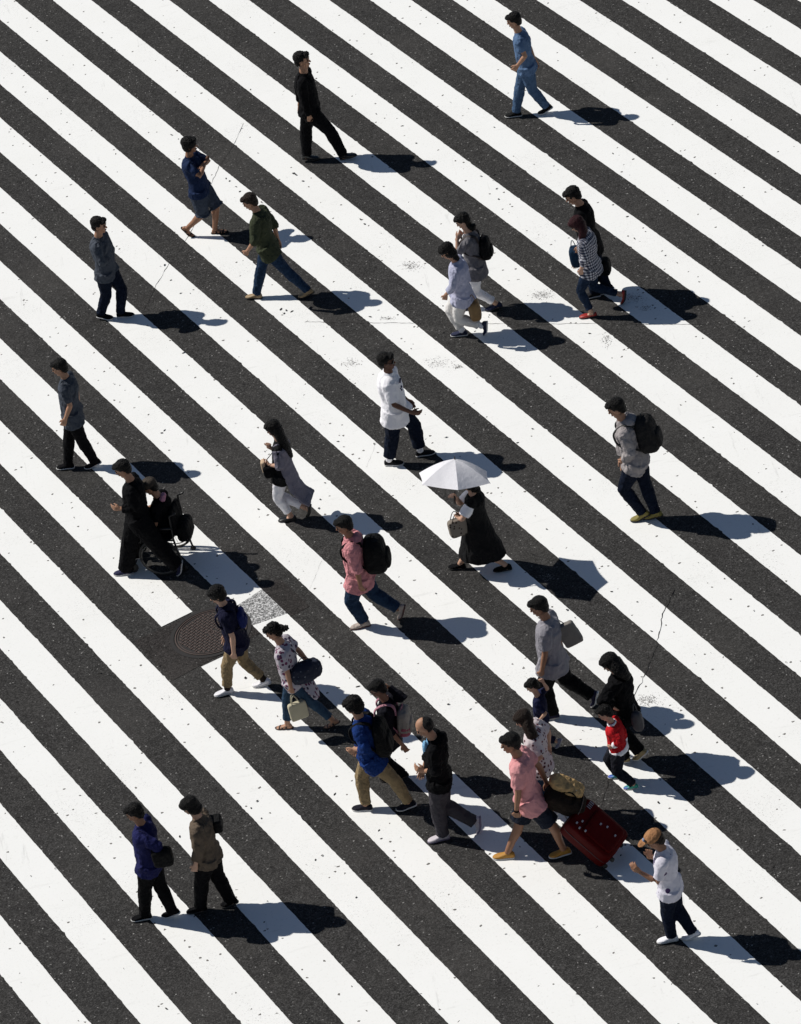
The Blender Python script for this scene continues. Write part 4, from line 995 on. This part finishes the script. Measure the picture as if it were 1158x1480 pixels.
# blue denim bag near the man in black
c = lpx(P7, 375, 800, .14); axs = axes_of(P7, 0)
soft_bag('tote_bag', c, axs, (.075, .10, .15), cloth('denim_tote', (.012, .035, .075), var=.4), 'blue denim tote hanging in front of the man in the black T-shirt', e=.5, handles=[arc(c+UP*.12+axs[0]*.04, c+UP*.12-axs[0]*.04, UP, .14)])
c = lpx(P7, 670, 905, -.10)
soft_bag('waist_bag', c, axes_of(P7, 0), (.10, .13, .12), PACK, 'black bag hanging behind the man in the black T-shirt', e=.6, handles=[[c+UP*.1, P7.P0+P7.sh-P7.fw*.12-P7.nl*.06, P7.P0+P7.sh+P7.t*.05-P7.nl*.06]])
# floral woman's bags
s = P16; c = lpx(s, 520, 655, .06); axs = axes_of(s, 30)
M_NB = floral('navy_print', (.012, .016, .035), ((.10, .12, .15), (.03, .05, .08), (.16, .17, .19)), 20, .22)
soft_bag('shoulder_bag', c, axs, (.21, .10, .135), M_NB, 'large dark navy patterned bag behind the woman in the floral blouse', e=.7, handles=[arc(c+axs[0]*.12+UP*.08, c-axs[0]*.12+UP*.10, UP, .12), [c+axs[0]*.14+UP*.06, s.P0+s.sh+s.fw*.10+s.nl*.05, s.P0+s.sh+s.nl*.06+s.t*.05, s.P0+s.sh-s.fw*.12+s.nl*.05, c-axs[0]*.05+UP*.1]], disp=.035)
c = lpx(s, 442, 1062, .19); axs = axes_of(s, 28)
soft_bag('tote_bag', c, axs, (.115, .035, .125), plain('canvas_cream', (.46, .42, .30), .9, 0, .1, 12), 'small cream canvas tote hanging from the hand of the woman in the floral blouse', e=.22, handles=[arc(c+UP*.12+axs[0]*.06+axs[1]*g, c+UP*.12-axs[0]*.04+axs[1]*g, UP+axs[0]*.1, .12) for g in (.02, -.02)], disp=.006)
# grey T-shirt man's tote
s = P20; c = lpx(s, 672, 480, -.06); axs = axes_of(s, 12)
soft_bag('tote_bag', c, (axs[0]*.94+UP*-.3, axs[1], UP*.94+axs[0]*.3), (.12, .045, .165), plain('canvas_grey', (.19, .175, .16), .9, 0, .1, 12), 'flat grey canvas tote behind the back of the tall man in the grey T-shirt', e=.25, handles=[[c+UP*.13, s.P0+s.sh-s.fw*.12-s.nl*.08, s.P0+s.sh+s.t*.045-s.nl*.08, s.P0+s.sh+s.fw*.12-s.nl*.12, c+UP*.12-axs[0]*-.06]], disp=.012)
# grey purse of the woman in black
s = P26; c = lpx(s, 735, 740, .22)
soft_bag('handbag', c, axes_of(s, 0), (.070, .06, .14), plain('grey_hide', (.045, .043, .050), .6), 'dark grey handbag behind the woman dressed all in black', e=.7, handles=[arc(c+UP*.1+s.hv*.03, c+UP*.1-s.hv*.03, UP, .16)])
# satchels at the lower left
s = P29; c = lpx(s, 800, 585, -.10)
soft_bag('shoulder_bag', c, axes_of(s, 10), (.09, .10, .085), PACK, 'black box bag on the far shoulder of the woman in the beige jacket', e=.35, handles=[[c+UP*.07+s.hv*.05, s.P0+s.sh-s.nl*.12+s.t*.05, s.P0+s.sh-s.nl*.12+s.fw*.1-s.t*.1]])
s = P30; c = lpx(s, 255, 930, .22)
soft_bag('satchel', c, axes_of(s, 10), (.12, .07, .12), PACK, 'black satchel by the hip of the person in dark blue at the lower left edge', e=.4, handles=[[c+UP*.1+s.hv*.05, s.P0+s.sh+s.nl*.12+s.t*.05]])

# red suitcase: tilted on its wheels
B = on_z(800+560/Z, 1060+1312/Z, 0.03)                      # near bottom corner of the upper face, roughly
hd = R(141); hv = Vector((math.cos(hd), math.sin(hd), 0)); tau = R(43)
up_ = (hv*math.cos(tau) + UP*math.sin(tau)).normalized(); wd = UP.cross(hv); wd = wd if wd.y > 0 else -wd
nf = up_.cross(wd); nf = nf if nf.z > 0 else -nf             # normal of the face that looks up
Wd, Ln, Dp = .50, .66, .27
TL = on_plane(800+170/Z, 1060+932/Z, B, wd)                  # near top corner
cen = B + wd*(Wd/2) + up_*(Ln/2) - nf*(Dp/2)
lift = -(min((cen + wd*(a*Wd/2) + up_*(-Ln/2) + nf*(c_*Dp/2)).z for a in (-1, 1) for c_ in (-1, 1)) - .05)
cen = cen + UP*lift - ray(800+560/Z, 1060+1312/Z).normalized()*0
dray = ray(800+480/Z, 1060+985/Z); fc = cen + nf*(Dp/2); tgt = CAM + dray*((fc.z-CH)/dray.z); cen = cen + Vector((tgt.x-fc.x, tgt.y-fc.y, 0))
RED = plain('suitcase_red', (.080, .0006, .0010), .55, 0, .2, 8); RED.node_tree.nodes['Principled BSDF'].inputs['Specular IOR Level'].default_value = .08; RED_D = plain('suitcase_trim', (.03, .002, .003), .5)
case = thing('suitcase', cen, 'large dark red wheeled suitcase tilted behind the man in the salmon T-shirt', 'suitcase')
bm = bmesh.new(); ell(bm, Vector(), (wd, nf, up_), (Wd/2, Dp/2, Ln/2), 32, 20, .22); fused('shell', bm, RED, case, .010, .004, .09, 1)
bm = bmesh.new(); tube(bm, [nf*0 + wd*(Wd*.497*math.copysign(abs(math.cos(a))**.25, math.cos(a))) + up_*(Ln*.497*math.copysign(abs(math.sin(a))**.25, math.sin(a))) for a in [i*6.2832/48 for i in range(49)]], .008, None, nf, 6, False); solid('zip', bm, RED_D, case)
bm = bmesh.new(); ell(bm, nf*(Dp*.47) - up_*(Ln*.10), (wd, nf, up_), (Wd*.40, .035, Ln*.32), 24, 14, .25); fused('front_pocket', bm, RED, case, .009, .004, .07, 1)
SIL = plain('silver_trim', (.55, .54, .55), .35, .6)
for i in range(4):
    bm = bmesh.new(); box(bm, nf*(Dp*.5+.004) + wd*(.115+.028*i) + up_*(Ln*.36), (wd, nf, up_), (.0035, .004, .028)); solid('metal_bar', bm, SIL, case, False)
for a, b_ in ((-.17, .36), (-.20, .27), (-.19, .16), (.03, .02), (.06, -.10), (.04, -.30), (-.10, .30)):
    bm = bmesh.new(); box(bm, nf*(Dp*.5+.012+.018*(b_ < .25)) + wd*a + up_*(Ln*b_), (wd, nf, up_), (.014, .004, .010)); solid('stud', bm, SIL, case, False)
for g in (1, -1):
    for f_ in (1, -1):
        bm = bmesh.new(); ctr = -up_*(Ln/2+.012) + wd*(g*(Wd/2-.06)) + nf*(f_*(Dp/2-.05)); tube(bm, [ctr-wd*.014, ctr+wd*.014], .028, None, nf, 16, False); solid('wheel', bm, M_SOLE_D, case)
G = P23.P0 + P23.arms[1][2] + P23.hv*-.03 - UP*.07 - cen
bm = bmesh.new()
hb = up_*(Ln/2); tip = G; off_ = wd*.07
tube(bm, [hb+off_-nf*.05, tip+off_], .008, None, wd, 8, False); tube(bm, [hb-off_-nf*.05, tip-off_], .008, None, wd, 8, False); solid('pull_rod', bm, SIL, case)
bm = bmesh.new(); tube(bm, [tip-off_*1.2, tip+off_*1.2], .016, None, up_, 10); solid('grip', bm, PACK, case)
# holdall lying on the suitcase and the tan bundle on top
hc_px = (800+120/Z, 1060+700/Z); q = cen + up_*(Ln/2+.10) + nf*.06; d_ = ray(*hc_px); q = CAM + d_*((q.z+.06-CH)/d_.z)
hold = thing('holdall', q, 'dark brown holdall lying on top of the red suitcase', 'holdall')
la = (up_*.85 - wd*.35).normalized(); lb = ortho(wd, la); lc = la.cross(lb); lc = lc if lc.z > 0 else -lc
bm = bmesh.new(); ell(bm, Vector(), (la, lb, lc), (.25, .15, .12), 26, 16, .55); fused('bag_body', bm, cloth('holdall_brown', (.018, .012, .009), var=.4), hold, .010, .02, .08, 2)
bm = bmesh.new(); tube(bm, [la*-.17 + lb*(.157*math.cos(a)) + lc*(.127*math.sin(a)) for a in [i*6.2832/24 for i in range(25)]], .005, .014, la, 6, False); solid('strap', bm, plain('strap_taupe', (.16, .12, .10), .8), hold)
bm = bmesh.new(); tube(bm, arc(la*.10+lc*.11, la*-.10+lc*.11, lc, .07), .008, None, lb, 8); solid('handle', bm, PACK, hold)
q2 = CAM + ray(800+140/Z, 1060+545/Z)*((q.z+.17-CH)/ray(800+140/Z, 1060+545/Z).z)
bund = thing('folded_jacket', q2, 'tan folded jacket laid over the holdall on the suitcase', 'jacket')
bm = bmesh.new(); ell(bm, Vector(), (la, lb, lc), (.22, .105, .062), 24, 14, .6); fused('cloth', bm, cloth('tan_cloth', (.50, .33, .155), var=.25, scale=16), bund, .008, .03, .05, 1)
bm = bmesh.new(); ell(bm, la*-.10+lc*.045-lb*.05, (la, lb, lc), (.022, .016, .010), 10, 6); solid('button', bm, SIL, bund)

# wheelchair and the person in it, cut by the left edge
wp = on_z(245, 811); hd = R(160); hv = Vector((math.cos(hd), math.sin(hd), 0)); lt = UP.cross(hv); lt = lt if lt.y < 0 else -lt
wc = thing('wheelchair', wp, 'black wheelchair with tall push handles at the left edge', 'wheelchair')
def V(f, l, z): return hv*f + lt*l + UP*z
FR = plain('frame_black', (.012, .012, .013), .35, .2)
for g in (1, -1):
    bm = bmesh.new(); r_ = .27; cc = V(-.02, g*.29, .285)
    tube(bm, [cc + hv*(r_*math.cos(a)) + UP*(r_*math.sin(a)) for a in [i*6.2832/40 for i in range(41)]], .016, None, lt, 8, False); wh = solid('wheel', bm, M_SOLE_D, wc)
    bm = bmesh.new()
    for i in range(14): a = i*6.2832/14; tube(bm, [cc, cc + hv*(r_*math.cos(a)) + UP*(r_*math.sin(a))], .002, None, lt, 5, False)
    tube(bm, [cc-lt*.03, cc+lt*.03], .03, None, hv, 12); solid('spokes', bm, MATS['steel_dark'], wh)
    bm = bmesh.new(); tube(bm, [cc+lt*(g*.025) + hv*(.24*math.cos(a)) + UP*(.24*math.sin(a)) for a in [i*6.2832/36 for i in range(37)]], .007, None, lt, 6, False); solid('hand_rim', bm, MATS['steel_dark'], wh)
    bm = bmesh.new(); c2 = V(.42, g*.22, .085); tube(bm, [c2-lt*.012, c2+lt*.012], .07, None, hv, 18, False); solid('caster', bm, M_SOLE_D, wc)
    bm = bmesh.new(); c2 = V(-.28, g*.22, .035); tube(bm, [c2-lt*.010, c2+lt*.010], .035, None, hv, 14, False); solid('caster', bm, M_SOLE_D, wc)
    bm = bmesh.new()
    tube(bm, [V(-.28, g*.22, .05), V(-.25, g*.23, .30), V(-.24, g*.23, .52), V(-.27, g*.23, .88), V(-.36, g*.23, .92)], .014, None, lt, 8)
    tube(bm, [V(-.24, g*.23, .50), V(.24, g*.23, .50), V(.40, g*.23, .30), V(.50, g*.20, .10)], .013, None, lt, 8); tube(bm, [V(-.26, g*.25, .70), V(.16, g*.25, .70), V(.20, g*.25, .50)], .016, None, lt, 8)
    solid('side_frame', bm, FR, wc)
bm = bmesh.new(); ell(bm, V(0, 0, .50), (hv, lt, UP), (.23, .22, .045), 20, 12, .5); fused('seat', bm, BLK, wc, .01, .01, .08, 1)
bm = bmesh.new(); ell(bm, V(-.26, 0, .70), (ortho(hv, UP), lt, UP), (.035, .22, .20), 20, 12, .5); fused('backrest', bm, BLK, wc, .01, .01, .08, 1)
bm = bmesh.new(); ell(bm, V(-.34, 0, .52), (hv, lt, UP), (.09, .17, .14), 20, 12, .5); fused('rear_bag', bm, PACK, wc, .01, .02, .06, 1)
bm = bmesh.new(); box(bm, V(.50, 0, .10), (hv, lt, UP), (.10, .19, .012)); solid('footplate', bm, FR, wc, False)
class Sit(Sk):
    def __init__(s, label, P0, hd):
        s.name, s.H, s.k = label, 1.6, .94; k = .94; s.P0 = P0; s.hv = Vector((math.cos(R(hd)), math.sin(R(hd)), 0)); nl = UP.cross(s.hv); s.nl = nl = nl if nl.y < 0 else -nl
        v = lambda f, l, z: s.hv*f + nl*l + UP*z
        s.hip = v(-.10, 0, .58); s.neck = v(-.10, 0, 1.03); s.head = v(-.03, 0, 1.20); s.t = (s.neck-s.hip).normalized(); s.L = (s.neck-s.hip).length; s.fw = ortho(s.hv, s.t); s.sh = s.neck-s.t*.06
        s.legs = [[v(-.08, g*.09, .61), v(.32, g*.11, .63), v(.40, g*.10, .22), 0, g] for g in (1, -1)]
        s.arms = [[s.sh+nl*(g*.15), v(-.06, g*.22, .76), v(.16, g*.12, .78), g, dict(curl=55)] for g in (1, -1)]
        s.pl = lambda p, lat=0: s.head; f = (s.hv*.93-UP*.36).normalized(); s.hf, s.hs = f, UP.cross(s.hv); s.hu = f.cross(s.hs); s.hu = s.hu if s.hu.z > 0 else -s.hu
        s.root = tag(empty('person', P0), label, 'person', 'people walking over the crossing'); s.hip0 = s.hip
s = Sit('person seated in the wheelchair in a grey-brown cap with bare forearms', wp, 160)
body(s, SK1); hair(s, M_HAIR); top(s, BLK, .8, .05, .035, sl=.03); bottom(s, BLK, 1, .03); shoes(s, BLK)
bm = bmesh.new(); f, sd, u, c = s.hf, s.hs, s.hu, s.head; ell(bm, c+u*.052-f*.012, (f, sd, u), (.112, .096, .080), 20, 12); ell(bm, c+u*.045+f*.11, (f, sd, u), (.065, .075, .010), 18, 8); fused('cap', bm, cloth('cap_brown', (.060, .050, .042)), s.root, .008, .006, .05, 1)
bm = bmesh.new(); tube(bm, [s.neck-s.fw*.06-s.t*.02+s.nl*.05, s.neck-s.fw*.08+s.t*.03-s.nl*.02], [.045, .035], None, s.nl, 12); fused('scarf', bm, cloth('scarf_pink', (.55, .26, .34)), s.root, .007, .01, .04, 1)
W_ = s.arms[0][2]; q = s.P0 + W_ + s.hv*.07 + UP*.05
bot = thing('drink_bottle', q, 'small green bottle held by the person in the wheelchair', 'bottle')
bm = bmesh.new(); tube(bm, [-UP*.07, UP*.03, UP*.055, UP*.07], [.030, .030, .014, .013], None, s.hv, 14); solid('bottle_body', bm, plain('green_plastic', (.10, .22, .02), .3), bot)
bm = bmesh.new(); tube(bm, [UP*.07, UP*.09], .016, None, s.hv, 12); solid('cap', bm, WHT, bot)
